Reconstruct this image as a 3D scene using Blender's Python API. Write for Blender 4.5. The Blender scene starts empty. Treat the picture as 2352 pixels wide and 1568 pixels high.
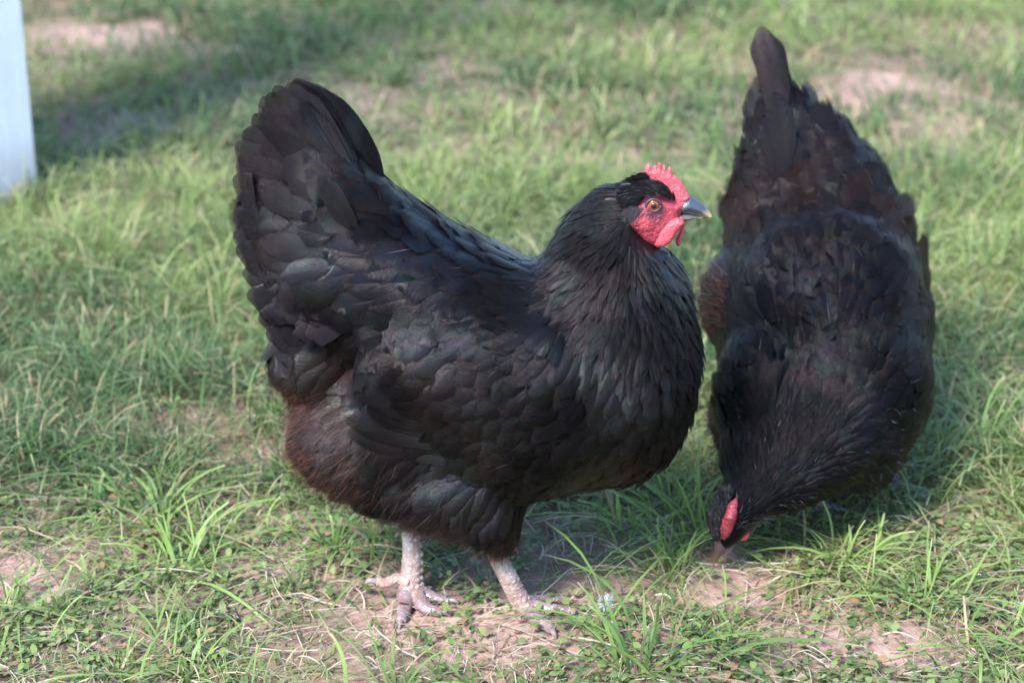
import bpy, bmesh, math, random
import numpy as np
from mathutils import Vector, Matrix
from mathutils.bvhtree import BVHTree
from mathutils.geometry import delaunay_2d_cdt
from math import radians as R
random.seed(7); RNG = np.random.default_rng(7)
SC = bpy.context.scene
COL = SC.collection

# ------------------------------------------------------------------ camera, sky, sun, exposure
CAM_H, PITCH, FPX, W0, H0 = 1.05, R(22), 5300.0, 2352.0, 1568.0
cam = bpy.data.cameras.new("camera"); camo = bpy.data.objects.new("camera", cam); COL.objects.link(camo)
camo.location = (0, 0, CAM_H); camo.rotation_euler = (R(90) - PITCH, 0, 0)
cam.sensor_width = 36; cam.lens = 36 * FPX / W0; cam.clip_start = .05; cam.clip_end = 2000
cam.dof.use_dof = True; cam.dof.focus_distance = 2.04; cam.dof.aperture_fstop = 5.6
SC.camera = camo
SUN_EL, SUN_TRAVEL = R(48), R(56)            # light travels towards +x, +y (azimuth from +x)
world = bpy.data.worlds.new("World"); SC.world = world; world.use_nodes = True
wn = world.node_tree.nodes; wl = world.node_tree.links
bg = wn["Background"]; sky = wn.new("ShaderNodeTexSky"); sky.sky_type = 'NISHITA'; sky.sun_disc = False
sky.sun_elevation = SUN_EL
sx, sy = -math.cos(SUN_TRAVEL), -math.sin(SUN_TRAVEL)    # towards the sun
sky.sun_rotation = math.atan2(sx, sy); sky.dust_density = .6; sky.ozone_density = 5
wl.new(sky.outputs[0], bg.inputs[0]); bg.inputs[1].default_value = .15
sun = bpy.data.lights.new("sun", 'SUN'); sun.energy = 2.8; sun.angle = R(19); sun.color = (1, .975, .95)
suno = bpy.data.objects.new("sun", sun); COL.objects.link(suno)
trav = Vector((math.cos(SUN_TRAVEL) * math.cos(SUN_EL), math.sin(SUN_TRAVEL) * math.cos(SUN_EL), -math.sin(SUN_EL)))
suno.rotation_euler = trav.to_track_quat('-Z', 'Y').to_euler()
SC.view_settings.view_transform = 'Standard'; SC.view_settings.look = 'None'
SC.view_settings.gamma = 1; SC.view_settings.exposure = 1.8
SC.render.engine = 'CYCLES'
SC.cycles.max_bounces = 6; SC.cycles.transparent_max_bounces = 12

# ------------------------------------------------------------------ photo pixel (2352 wide) -> world
SP, CP = math.sin(PITCH), math.cos(PITCH)
def ray(px, py):
    a, b = (px - W0/2) / FPX, -(py - H0/2) / FPX
    return np.array([a, b*SP + CP, b*CP - SP])
def P(px, py, Y):
    d = ray(px, py); return np.array([0, 0, CAM_H]) + d * (Y / d[1])
def G(px, py, z=0.0):
    d = ray(px, py); return np.array([0, 0, CAM_H]) + d * ((z - CAM_H) / d[2])
def mpp(p):                                     # metres per pixel at a point
    return (p[1]*CP + (CAM_H - p[2])*SP) / FPX
def proj(x, y, z):                              # arrays -> pixel
    dep = y*CP + (CAM_H - z)*SP; up = y*SP + (z - CAM_H)*CP
    return W0/2 + FPX*x/dep, H0/2 - FPX*up/dep
def nrm(v): return v / (np.linalg.norm(v, axis=-1, keepdims=True) + 1e-12)

# ------------------------------------------------------------------ mesh plumbing
def tag(o, label=None, cat=None, group=None, kind=None):
    if label: o['label'] = label
    if cat: o['category'] = cat
    if group: o['group'] = group
    if kind: o['kind'] = kind
    return o
class Acc:
    """collects vertices, quads/tris, point colours and uvs, then links ONE mesh object"""
    def __init__(s): s.v, s.f, s.c, s.u, s.n = [], [], [], [], 0
    def add(s, v, f, c=(1, 1, 1), u=None, r=0.5):
        v = np.asarray(v, float).reshape(-1, 3); n = len(v)
        c = np.asarray(c, float)
        if c.ndim == 1: c = np.tile(c, (n, 1))
        if c.shape[1] == 3:
            rr = np.broadcast_to(np.asarray(r, float).reshape(-1, 1), (n, 1)); c = np.hstack([c, rr])
        if u is None: u = np.zeros((n, 2))
        s.v.append(v); s.c.append(c); s.u.append(np.asarray(u, float))
        s.f.append([np.asarray(q, int) + s.n for q in f] if not isinstance(f, np.ndarray) else f + s.n)
        s.n += n
    def build(s, name, mat, parent=None, smooth=True):
        me = bpy.data.meshes.new(name)
        V = np.vstack(s.v); loops, starts, tot = [], [], 0
        for f in s.f:
            if isinstance(f, np.ndarray):
                k = f.shape[1]; loops.append(f.ravel()); starts.append(tot + np.arange(len(f))*k); tot += f.size
            else:
                for q in f: loops.append(q); starts.append(np.array([tot])); tot += len(q)
        L = np.concatenate(loops).astype(np.int32); S = np.concatenate(starts).astype(np.int32)
        me.vertices.add(len(V)); me.vertices.foreach_set("co", V.ravel().astype(np.float32))
        me.loops.add(len(L)); me.loops.foreach_set("vertex_index", L)
        me.polygons.add(len(S)); me.polygons.foreach_set("loop_start", S)
        me.update(calc_edges=True); me.validate()
        ca = me.attributes.new("tint", 'FLOAT_COLOR', 'POINT')
        ca.data.foreach_set("color", np.vstack(s.c).astype(np.float32).ravel())
        L2 = np.empty(len(me.loops), np.int32); me.loops.foreach_get("vertex_index", L2)
        uv = me.uv_layers.new(name="UVMap"); uv.data.foreach_set("uv", np.vstack(s.u)[L2].astype(np.float32).ravel())
        me.polygons.foreach_set("use_smooth", np.full(len(me.polygons), smooth))
        me.materials.append(mat)
        o = bpy.data.objects.new(name, me); COL.objects.link(o)
        if parent is not None:
            o.parent = parent; o.matrix_parent_inverse = Matrix.Translation(-parent.location)
        return o
def strips(acc, pts, side, hw, col, rnd=None):
    """pts N,S,3  side N,1|S,3  hw N,S  col N,S,3 -> ribbons"""
    N, S = pts.shape[:2]
    a = pts - side*hw[..., None]; b = pts + side*hw[..., None]
    v = np.stack([a, b], 2).reshape(-1, 3)
    base = (np.arange(N)[:, None]*S + np.arange(S-1)[None])*2
    f = np.stack([base, base+1, base+3, base+2], -1).reshape(-1, 4)
    c = np.repeat(np.broadcast_to(col, (N, S, 3)), 2, axis=1).reshape(-1, 3)
    if rnd is None: rnd = RNG.random(N)
    vv = np.broadcast_to(np.linspace(0, 1, S)[None], (N, S))
    u = np.stack([np.stack([np.zeros((N, S)), vv], -1), np.stack([np.ones((N, S)), vv], -1)], 2).reshape(-1, 2)
    acc.add(v, f, c, u, np.repeat(rnd, S*2))
def tube(acc, path, radii, col=(1, 1, 1), seg=12, flat=1.0, up=(0, 0, 1), rough=None, sub=6):
    path = [np.array(p, float) for p in path]; n = len(path)
    t = np.linspace(0, n-1, (n-1)*sub+1); pp, rr, cc = [], [], []
    cols = np.asarray(col, float); cols = np.tile(cols, (n, 1)) if cols.ndim == 1 else cols
    for x in t:
        i = min(int(x), n-2); f = x - i
        p0, p1, p2, p3 = path[max(i-1, 0)], path[i], path[i+1], path[min(i+2, n-1)]
        pp.append(.5*((2*p1)+(-p0+p2)*f+(2*p0-5*p1+4*p2-p3)*f*f+(-p0+3*p1-3*p2+p3)*f**3))
        rr.append(radii[i]*(1-f)+radii[i+1]*f); cc.append(cols[i]*(1-f)+cols[i+1]*f)
    pp = np.array(pp); T = nrm(np.gradient(pp, axis=0)); up = np.array(up, float)
    V, C, U = [], [], []
    for k in range(len(pp)):
        s = nrm(np.cross(T[k], up)); w = np.cross(s, T[k])
        for j in range(seg):
            a = 2*math.pi*j/seg; r = rr[k]
            if rough is not None: r *= rough(k/(len(pp)-1), a)
            V.append(pp[k] + s*math.cos(a)*r + w*math.sin(a)*r*flat); C.append(cc[k]); U.append((j/seg, k/(len(pp)-1)))
    F = []
    for k in range(len(pp)-1):
        for j in range(seg):
            F.append([k*seg+j, k*seg+(j+1) % seg, (k+1)*seg+(j+1) % seg, (k+1)*seg+j])
    nv = len(V); V.append(pp[0]); V.append(pp[-1]); C += [cc[0], cc[-1]]; U += [(0, 0), (0, 1)]
    for j in range(seg):
        F.append([nv, (j+1) % seg, j]); F.append([nv+1, (len(pp)-1)*seg+j, (len(pp)-1)*seg+(j+1) % seg])
    acc.add(np.array(V), F, np.array(C), np.array(U), RNG.random())

# ------------------------------------------------------------------ materials
def newmat(name):
    m = bpy.data.materials.new(name); m.use_nodes = True; n = m.node_tree.nodes
    return m, n, m.node_tree.links, n["Principled BSDF"]
def math_node(n, l, op, a, b=None, c=None):
    q = n.new("ShaderNodeMath"); q.operation = op
    for i, x in enumerate((a, b, c)):
        if x is None: continue
        if isinstance(x, (int, float)): q.inputs[i].default_value = x
        else: l.new(x, q.inputs[i])
    return q.outputs[0]
def mixc(n, l, fac, a, b, mode='MIX'):
    q = n.new("ShaderNodeMix"); q.data_type = 'RGBA'; q.blend_type = mode
    for i, x in ((0, fac), (6, a), (7, b)):
        if isinstance(x, (int, float)): q.inputs[i].default_value = x
        elif isinstance(x, tuple): q.inputs[i].default_value = (*x, 1)
        else: l.new(x, q.inputs[i])
    return q.outputs[2]
def noise(n, l, scale, detail=3, rough=.6, vec=None):
    q = n.new("ShaderNodeTexNoise"); q.inputs['Scale'].default_value = scale
    q.inputs['Detail'].default_value = detail; q.inputs['Roughness'].default_value = rough
    if vec is None:
        tc = n.new("ShaderNodeTexCoord"); vec = tc.outputs['Object']
    l.new(vec, q.inputs['Vector']); return q.outputs['Fac']
def ramp(n, l, x, stops):
    q = n.new("ShaderNodeValToRGB"); l.new(x, q.inputs[0]); e = q.color_ramp.elements
    while len(e) < len(stops): e.new(.5)
    for i, (p, c) in enumerate(stops):
        e[i].position = p; e[i].color = (*c, 1) if isinstance(c, tuple) else (c, c, c, 1)
    return q.outputs[0]
def tint(n): q = n.new("ShaderNodeAttribute"); q.attribute_name = "tint"; return q

def feather_material(name="black_feather", smax=.33):
    m, n, l, b = newmat(name)
    a = tint(n); uv = n.new("ShaderNodeUVMap"); sp = n.new("ShaderNodeSeparateXYZ"); l.new(uv.outputs[0], sp.inputs[0])
    u = math_node(n, l, 'ABSOLUTE', math_node(n, l, 'SUBTRACT', sp.outputs[0], .5))     # 0 shaft .. .5 edge
    v = sp.outputs[1]; rnd = a.outputs['Alpha']
    barb = math_node(n, l, 'SUBTRACT', math_node(n, l, 'MULTIPLY', v, 34.0), math_node(n, l, 'MULTIPLY', u, 22.0))
    cb = n.new("ShaderNodeCombineXYZ"); l.new(barb, cb.inputs[0]); l.new(math_node(n, l, 'MULTIPLY', u, 1.5), cb.inputs[1])
    l.new(math_node(n, l, 'MULTIPLY', rnd, 40.0), cb.inputs[2])
    st = noise(n, l, 1.0, 4, .75, cb.outputs[0])
    big = noise(n, l, 22, 2, .5)
    # colour: region tint, streaked by the barbs, browner on the vane edge of some feathers
    k = math_node(n, l, 'MULTIPLY_ADD', st, 1.1, .45)
    kk = math_node(n, l, 'MULTIPLY', k, math_node(n, l, 'MULTIPLY_ADD', rnd, .6, .7))
    vm = n.new("ShaderNodeVectorMath"); vm.operation = 'SCALE'; l.new(a.outputs['Color'], vm.inputs[0]); l.new(kk, vm.inputs['Scale'])
    edge = math_node(n, l, 'MULTIPLY', ramp(n, l, math_node(n, l, 'MAXIMUM', math_node(n, l, 'MULTIPLY', u, 2.0), v), [(.8, 0.), (.98, 1.)]), ramp(n, l, rnd, [(.3, 0.), (.8, .8)]))
    c1 = mixc(n, l, edge, vm.outputs[0], (.018, .010, .008))
    shaft = math_node(n, l, 'MULTIPLY', ramp(n, l, u, [(.012, 1.), (.03, 0.)]), math_node(n, l, 'MULTIPLY', ramp(n, l, rnd, [(.86, 0.), (.9, .5)]), ramp(n, l, v, [(.25, 1.), (.6, 0.)])))
    c2 = mixc(n, l, shaft, c1, (.10, .09, .085))
    l.new(c2, b.inputs['Base Color'])
    l.new(math_node(n, l, 'MULTIPLY_ADD', st, .34, .15), b.inputs['Roughness'])
    irid = ramp(n, l, big, [(.3, (1., .84, .76)), (.45, (1., .86, .86)), (.55, (.80, .97, .86)), (.66, (.88, .80, .98))])
    l.new(irid, b.inputs['Specular Tint'])
    l.new(ramp(n, l, noise(n, l, 13, 2, .5), [(.42, .06), (.66, smax)]), b.inputs['Specular IOR Level'])
    b.inputs['Sheen Weight'].default_value = .0; b.inputs['Sheen Roughness'].default_value = .45
    b.inputs['Sheen Tint'].default_value = (.8, .72, .8, 1)
    em = math_node(n, l, 'MAXIMUM', math_node(n, l, 'MULTIPLY', u, 2.0), math_node(n, l, 'MULTIPLY_ADD', v, 1.0, math_node(n, l, 'MULTIPLY', math_node(n, l, 'MULTIPLY', u, u), .5)))
    cb2 = n.new("ShaderNodeCombineXYZ"); l.new(math_node(n, l, 'MULTIPLY', barb, 1.6), cb2.inputs[0]); l.new(math_node(n, l, 'MULTIPLY', rnd, 90.0), cb2.inputs[1])
    fr = ramp(n, l, noise(n, l, 2.0, 1, .5, cb2.outputs[0]), [(.42, 0.), (.58, 1.)])
    al = math_node(n, l, 'SUBTRACT', 1.0, math_node(n, l, 'MULTIPLY', ramp(n, l, em, [(.80, 0.), (1.02, 1.)]), math_node(n, l, 'MULTIPLY_ADD', fr, .7, .3)))
    l.new(al, b.inputs['Alpha'])
    bp = n.new("ShaderNodeBump"); bp.inputs['Strength'].default_value = .55; bp.inputs['Distance'].default_value = .0012
    l.new(st, bp.inputs['Height']); l.new(bp.outputs[0], b.inputs['Normal'])
    return m
def fluff_material():
    m, n, l, b = newmat("downy_fluff"); a = tint(n)
    h = math_node(n, l, 'MULTIPLY_ADD', a.outputs['Alpha'], .9, .55)
    vm = n.new("ShaderNodeVectorMath"); vm.operation = 'SCALE'; l.new(a.outputs['Color'], vm.inputs[0]); l.new(h, vm.inputs['Scale'])
    l.new(vm.outputs[0], b.inputs['Base Color']); b.inputs['Roughness'].default_value = .5
    b.inputs['Specular IOR Level'].default_value = .18
    b.inputs['Sheen Weight'].default_value = .04; b.inputs['Sheen Tint'].default_value = (.9, .75, .7, 1)
    return m
def skin_material(name, base, dark, rough=.45, bump=.6, scale=260, sss=.15, spec=.5, vor=True):
    m, n, l, b = newmat(name); a = tint(n)
    nz = noise(n, l, 60, 5, .7)
    c = mixc(n, l, ramp(n, l, nz, [(.38, 0.), (.66, 1.)]), dark, base)
    c = mixc(n, l, 1.0, c, a.outputs['Color'], 'MULTIPLY')
    l.new(c, b.inputs['Base Color']); b.inputs['Roughness'].default_value = rough
    b.inputs['Subsurface Weight'].default_value = sss; b.inputs['Subsurface Radius'].default_value = (.004, .0015, .001)
    b.inputs['Subsurface Scale'].default_value = 1; b.inputs['Specular IOR Level'].default_value = spec
    tc = n.new("ShaderNodeTexCoord")
    if vor:
        vo = n.new("ShaderNodeTexVoronoi"); vo.inputs['Scale'].default_value = scale; l.new(tc.outputs['Object'], vo.inputs['Vector']); h = vo.outputs['Distance']
        h = math_node(n, l, 'ADD', h, math_node(n, l, 'MULTIPLY', noise(n, l, scale*.4, 3), .8))
    else: h = noise(n, l, scale, 4)
    bp = n.new("ShaderNodeBump"); bp.inputs['Strength'].default_value = bump; bp.inputs['Distance'].default_value = .001
    l.new(h, bp.inputs['Height']); l.new(bp.outputs[0], b.inputs['Normal']); return m
def blade_material(name, trans=.4, rough=.5, spec=.35):
    m, n, l, b = newmat(name); a = tint(n)
    uv = n.new("ShaderNodeUVMap"); sp = n.new("ShaderNodeSeparateXYZ"); l.new(uv.outputs[0], sp.inputs[0])
    cb = n.new("ShaderNodeCombineXYZ"); l.new(math_node(n, l, 'MULTIPLY', sp.outputs[0], 5.), cb.inputs[0]); l.new(math_node(n, l, 'MULTIPLY', sp.outputs[1], 1.5), cb.inputs[1]); l.new(math_node(n, l, 'MULTIPLY', a.outputs['Alpha'], 50.), cb.inputs[2])
    st = noise(n, l, 1.6, 3, .6, cb.outputs[0])
    vm = n.new("ShaderNodeVectorMath"); vm.operation = 'SCALE'; l.new(a.outputs['Color'], vm.inputs[0]); l.new(math_node(n, l, 'MULTIPLY_ADD', st, .8, .6), vm.inputs['Scale'])
    l.new(vm.outputs[0], b.inputs['Base Color']); b.inputs['Roughness'].default_value = rough; b.inputs['Specular IOR Level'].default_value = spec
    tr = n.new("ShaderNodeBsdfTranslucent"); l.new(vm.outputs[0], tr.inputs['Color'])
    mx = n.new("ShaderNodeMixShader"); mx.inputs[0].default_value = trans
    l.new(b.outputs[0], mx.inputs[1]); l.new(tr.outputs[0], mx.inputs[2]); l.new(mx.outputs[0], n["Material Output"].inputs['Surface'])
    return m
def soil_material():
    m, n, l, b = newmat("pinkish_soil")
    a = noise(n, l, 2.2, 5, .6); f = noise(n, l, 60, 8, .7); g = noise(n, l, 500, 3, .6)
    c = mixc(n, l, ramp(n, l, f, [(.35, 0.), (.65, 1.)]), (.27, .155, .120), (.50, .335, .275))
    c = mixc(n, l, ramp(n, l, a, [(.45, 0.), (.6, 1.)]), c, (.26, .16, .12))
    at = tint(n)
    c = mixc(n, l, at.outputs['Alpha'], c, mixc(n, l, f, (.035, .05, .018), (.09, .12, .04)))
    c = mixc(n, l, 1.0, c, at.outputs['Color'], 'MULTIPLY')
    l.new(c, b.inputs['Base Color']); b.inputs['Roughness'].default_value = .95; b.inputs['Specular IOR Level'].default_value = .15
    bp = n.new("ShaderNodeBump"); bp.inputs['Strength'].default_value = .9; bp.inputs['Distance'].default_value = .004
    l.new(math_node(n, l, 'ADD', f, math_node(n, l, 'MULTIPLY', g, .35)), bp.inputs['Height']); l.new(bp.outputs[0], b.inputs['Normal']); return m
M_FEA = feather_material(); M_FEA2 = feather_material("blue_black_feather", .17); M_FLU = fluff_material()
M_RED = skin_material("red_face_skin", (.50, .062, .080), (.28, .032, .05), .45, .65, 520, .12)
M_COMB = skin_material("red_comb_skin", (.60, .090, .105), (.42, .05, .065), .42, .65, 600, .15)
M_LEG = skin_material("scaly_leg_skin", (.50, .40, .34), (.27, .18, .14), .26, .8, 330, .05, .6)
M_BEAK = skin_material("horn_beak", (1, 1, 1), (.75, .75, .75), .28, .2, 90, 0, .5, False)
M_GRASS = blade_material("green_grass_blade", .38); M_LEAF = blade_material("clover_leaf", .25, .5)
M_STRAW = blade_material("dry_straw", .15, .6); M_SOIL = soil_material()
def plain(name, col, rough, spec=.5):
    m, n, l, b = newmat(name); f = noise(n, l, 300, 2)
    l.new(mixc(n, l, f, tuple(x*.85 for x in col), col), b.inputs['Base Color']); b.inputs['Roughness'].default_value = rough; b.inputs['Specular IOR Level'].default_value = spec; return m
M_PUP = plain("pupil_black", (.004, .004, .005), .08, .8); M_IRIS = plain("amber_iris", (.26, .055, .010), .12, .6)
M_LID = plain("grey_eyelid", (.045, .025, .03), .5); M_EAR = plain("dark_ear_tuft", (.035, .03, .03), .7)
M_CLAW = plain("pale_claw", (.25, .20, .18), .35)
def paint_material():
    m, n, l, b = newmat("white_painted_wood")
    tc = n.new("ShaderNodeTexCoord"); mp = n.new("ShaderNodeMapping"); mp.inputs['Scale'].default_value = (14, 14, .9); l.new(tc.outputs['Object'], mp.inputs[0])
    g = noise(n, l, 6, 6, .7, mp.outputs[0]); d = noise(n, l, 6, 4)
    sp = n.new("ShaderNodeSeparateXYZ"); ge = n.new("ShaderNodeNewGeometry"); l.new(ge.outputs['Position'], sp.inputs[0])
    dirt = math_node(n, l, 'MULTIPLY', ramp(n, l, math_node(n, l, 'MULTIPLY_ADD', d, -.12, sp.outputs[2]), [(-.0, 1.), (.06, 0.)]), .4)
    cc = mixc(n, l, ramp(n, l, d, [(.4, 0.), (.75, 1.)]), (.94, .89, .90), (.84, .79, .80)); cc = mixc(n, l, ramp(n, l, g, [(.62, 0.), (.72, .35)]), cc, (.55, .54, .53))
    l.new(mixc(n, l, dirt, cc, (.30, .27, .18)), b.inputs['Base Color']); b.inputs['Roughness'].default_value = .5
    bp = n.new("ShaderNodeBump"); bp.inputs['Strength'].default_value = .5; bp.inputs['Distance'].default_value = .004
    l.new(g, bp.inputs['Height']); l.new(bp.outputs[0], b.inputs['Normal']); return m

# ------------------------------------------------------------------ ground noise / height
def vnoise(x, y, seed=0):
    """smooth value noise on arrays"""
    xi, yi = np.floor(x).astype(int), np.floor(y).astype(int); xf, yf = x-xi, y-yi
    def h(a, b):
        q = (a*374761393 + b*668265263 + seed*974711) & 0xffffffff
        q = ((q ^ (q >> 13)) * 1274126177) & 0xffffffff
        return ((q ^ (q >> 16)) & 0xffff) / 65535.
    u, v = xf*xf*(3-2*xf), yf*yf*(3-2*yf)
    return (h(xi, yi)*(1-u)+h(xi+1, yi)*u)*(1-v) + (h(xi, yi+1)*(1-u)+h(xi+1, yi+1)*u)*v
def fbm(x, y, s, seed=0, o=3):
    t, a, w = 0, 1, 0
    for k in range(o): t = t + a*vnoise(x*s, y*s, seed+k); w += a; s *= 2.1; a *= .5
    return t / w
def gz(x, y):
    x, y = np.asarray(x, float), np.asarray(y, float)
    near = np.exp(-((x/4)**2 + ((y-3)/4)**2))
    return ((fbm(x, y, 4, 3) - .5)*.018 + (fbm(x, y, 30, 9) - .5)*.006)*near - .002
# bare soil patches: px, py, rx, ry (photo pixels on the ground plane), strength
BARE = [(270, 92, 210, 30, 1.1), (1990, 185, 130, 24, .62), (1290, 1365, 110, 32, .45), (2060, 1478, 200, 48, 1.6), (45, 1330, 100, 55, 1.5),
        (330, 975, 230, 40, 1.25), (610, 1050, 100, 30, 1.25), (210, 290, 160, 45, .7), (1250, 345, 120, 25, .45), (2180, 285, 90, 22, .5), (1100, 1420, 110, 20, .35),
        (150, 1265, 60, 20, .5), (680, 1480, 160, 22, .4), (260, 1490, 120, 40, .5), (1760, 1390, 130, 25, .4), (2130, 1115, 70, 25, .5), (1500, 1200, 110, 25, .5), (900, 1430, 110, 24, .35), (1950, 210, 90, 40, .4)]
def bare(x, y):
    px, py = proj(np.asarray(x, float), np.asarray(y, float), 0.0)
    b = np.zeros_like(px)
    wob = (fbm(x, y, 9, 21) - .5)*1.2
    for cx, cy, rx, ry, s in BARE:
        d = np.sqrt(((px-cx)/rx)**2 + ((py-cy)/ry)**2) + wob
        b = np.maximum(b, s*np.clip(1.35 - d, 0, 1))
    return b

# ------------------------------------------------------------------ setting
def build_ground():
    xs = np.concatenate([[-400, -60, -15, -5], np.linspace(-2.2, 2.2, 190), [5, 15, 60, 400]])
    ys = np.concatenate([[-300, -40, -8, -1], np.linspace(.6, 6.0, 240), [8, 15, 60, 500]])
    X, Y = np.meshgrid(xs, ys, indexing='ij'); Z = gz(X, Y)
    V = np.stack([X, Y, Z], -1).reshape(-1, 3); n, m = X.shape
    i = (np.arange(n-1)[:, None]*m + np.arange(m-1)[None]).ravel()
    F = np.stack([i, i+m, i+m+1, i+1], -1)
    b = bare(X, Y).ravel(); a = Acc()
    mixg = np.clip(.55 - b*1.3 + (fbm(X, Y, 12, 5).ravel()-.5)*1.5, 0, 1)*np.clip(.35 + .5*(V[:, 1]-1.9), .15, 1)
    far = (np.abs(V[:, 0]) > 2.3) | (V[:, 1] > 6.1) | (V[:, 1] < .5); mixg[far] = .95
    sand = np.exp(-(((proj(V[:, 0], V[:, 1], 0)[0]-260)/260)**2 + ((proj(V[:, 0], V[:, 1], 0)[1]-92)/45)**2)) * (V[:, 1] > 2)
    c = np.ones((len(V), 3)) + sand[:, None]*np.array([.0, .06, .08])
    a.add(V, F, np.hstack([c, mixg[:, None]]))
    o = a.build("ground", M_SOIL); tag(o, "pinkish bare soil showing between the grass", None, None, 'structure')
build_ground()

HENB = []   # keep blades out of the feet: (x, y, r, hmax)
def grass(acc, n, xr, yr, hmean, wmean, seedk, tuft, col_a, col_b, prob, S=5, lean=(.35, .9), cut=.5, dry=.05, tr=.022):
    x = RNG.uniform(*xr, n); y = RNG.uniform(*yr, n)
    if tuft:
        tx = RNG.uniform(*xr, tuft); ty = RNG.uniform(*yr, tuft); k = RNG.integers(0, tuft, n)
        rr = np.abs(RNG.normal(0, tr, n)); aa = RNG.uniform(0, 2*np.pi, n)
        th = RNG.uniform(.55, 1.5, tuft); ta = RNG.uniform(0, 2*np.pi, tuft)
        x = tx[k] + rr*np.cos(aa); y = ty[k] + rr*np.sin(aa); hs = th[k]; az = aa + RNG.normal(0, .9, n); tcx, tcy = tx[k], ty[k]
    else: hs = .55 + fbm(x, y, 7, 77)*1.0; az = RNG.uniform(0, 2*np.pi, n); tcx, tcy = x, y
    keep = RNG.random(n) < prob(tcx, tcy)
    for bx, by, br, _ in HENB: keep &= ((x-bx)**2 + (y-by)**2) > br**2
    px, py = proj(x, y, 0.); x, y, az, hs = x[keep], y[keep], az[keep], hs[keep]; N = len(x)
    H = hmean*hs*RNG.uniform(.5, 1.35, N); Wd = wmean*RNG.uniform(.6, 1.35, N)
    le = RNG.uniform(*lean, N); t = np.linspace(0, 1, S)[None]
    hor = H[:, None]*(le[:, None]*.5*t + le[:, None]*.75*t**2.2); ver = H[:, None]*(t*(1.05-.25*le[:, None]) - .42*le[:, None]*t**3)
    wav = (RNG.normal(0, .05, N)*H)[:, None]*np.sin(t*3)
    dx, dy = np.cos(az)[:, None], np.sin(az)[:, None]
    z0 = gz(x, y) - .002
    pts = np.stack([x[:, None] + dx*hor - dy*wav, y[:, None] + dy*hor + dx*wav, z0[:, None] + ver], -1)
    roll = RNG.normal(0, .5, N)
    side = nrm(np.stack([-np.sin(az+roll), np.cos(az+roll), RNG.normal(0, .2, N)], -1))[:, None, :]
    iscut = RNG.random(N) < cut
    prof = np.where(iscut[:, None], np.interp(t, [0, .4, .9, 1], [.6, 1, .75, .45]), np.interp(t, [0, .4, .85, 1], [.6, 1, .4, .03]))
    hw = Wd[:, None]*.5*prof
    m = np.clip(.5 + (fbm(x, y, 3.5, 41) - .5)*3.0 + RNG.normal(0, .25, N), 0, 1)[:, None]
    base = np.array(col_a)*(1-m) + np.array(col_b)*m
    isdry = RNG.random(N) < dry; base[isdry] = np.array([.42, .33, .19])*RNG.uniform(.6, 1.1, (isdry.sum(), 1))
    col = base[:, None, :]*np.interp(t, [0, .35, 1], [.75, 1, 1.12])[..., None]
    tipc = np.array([.50, .46, .26]); tm = (t > .95)[..., None]*(iscut*.75)[:, None, None]
    col = col*(1-tm) + tipc*tm
    strips(acc, pts, side, hw, col)

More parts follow.
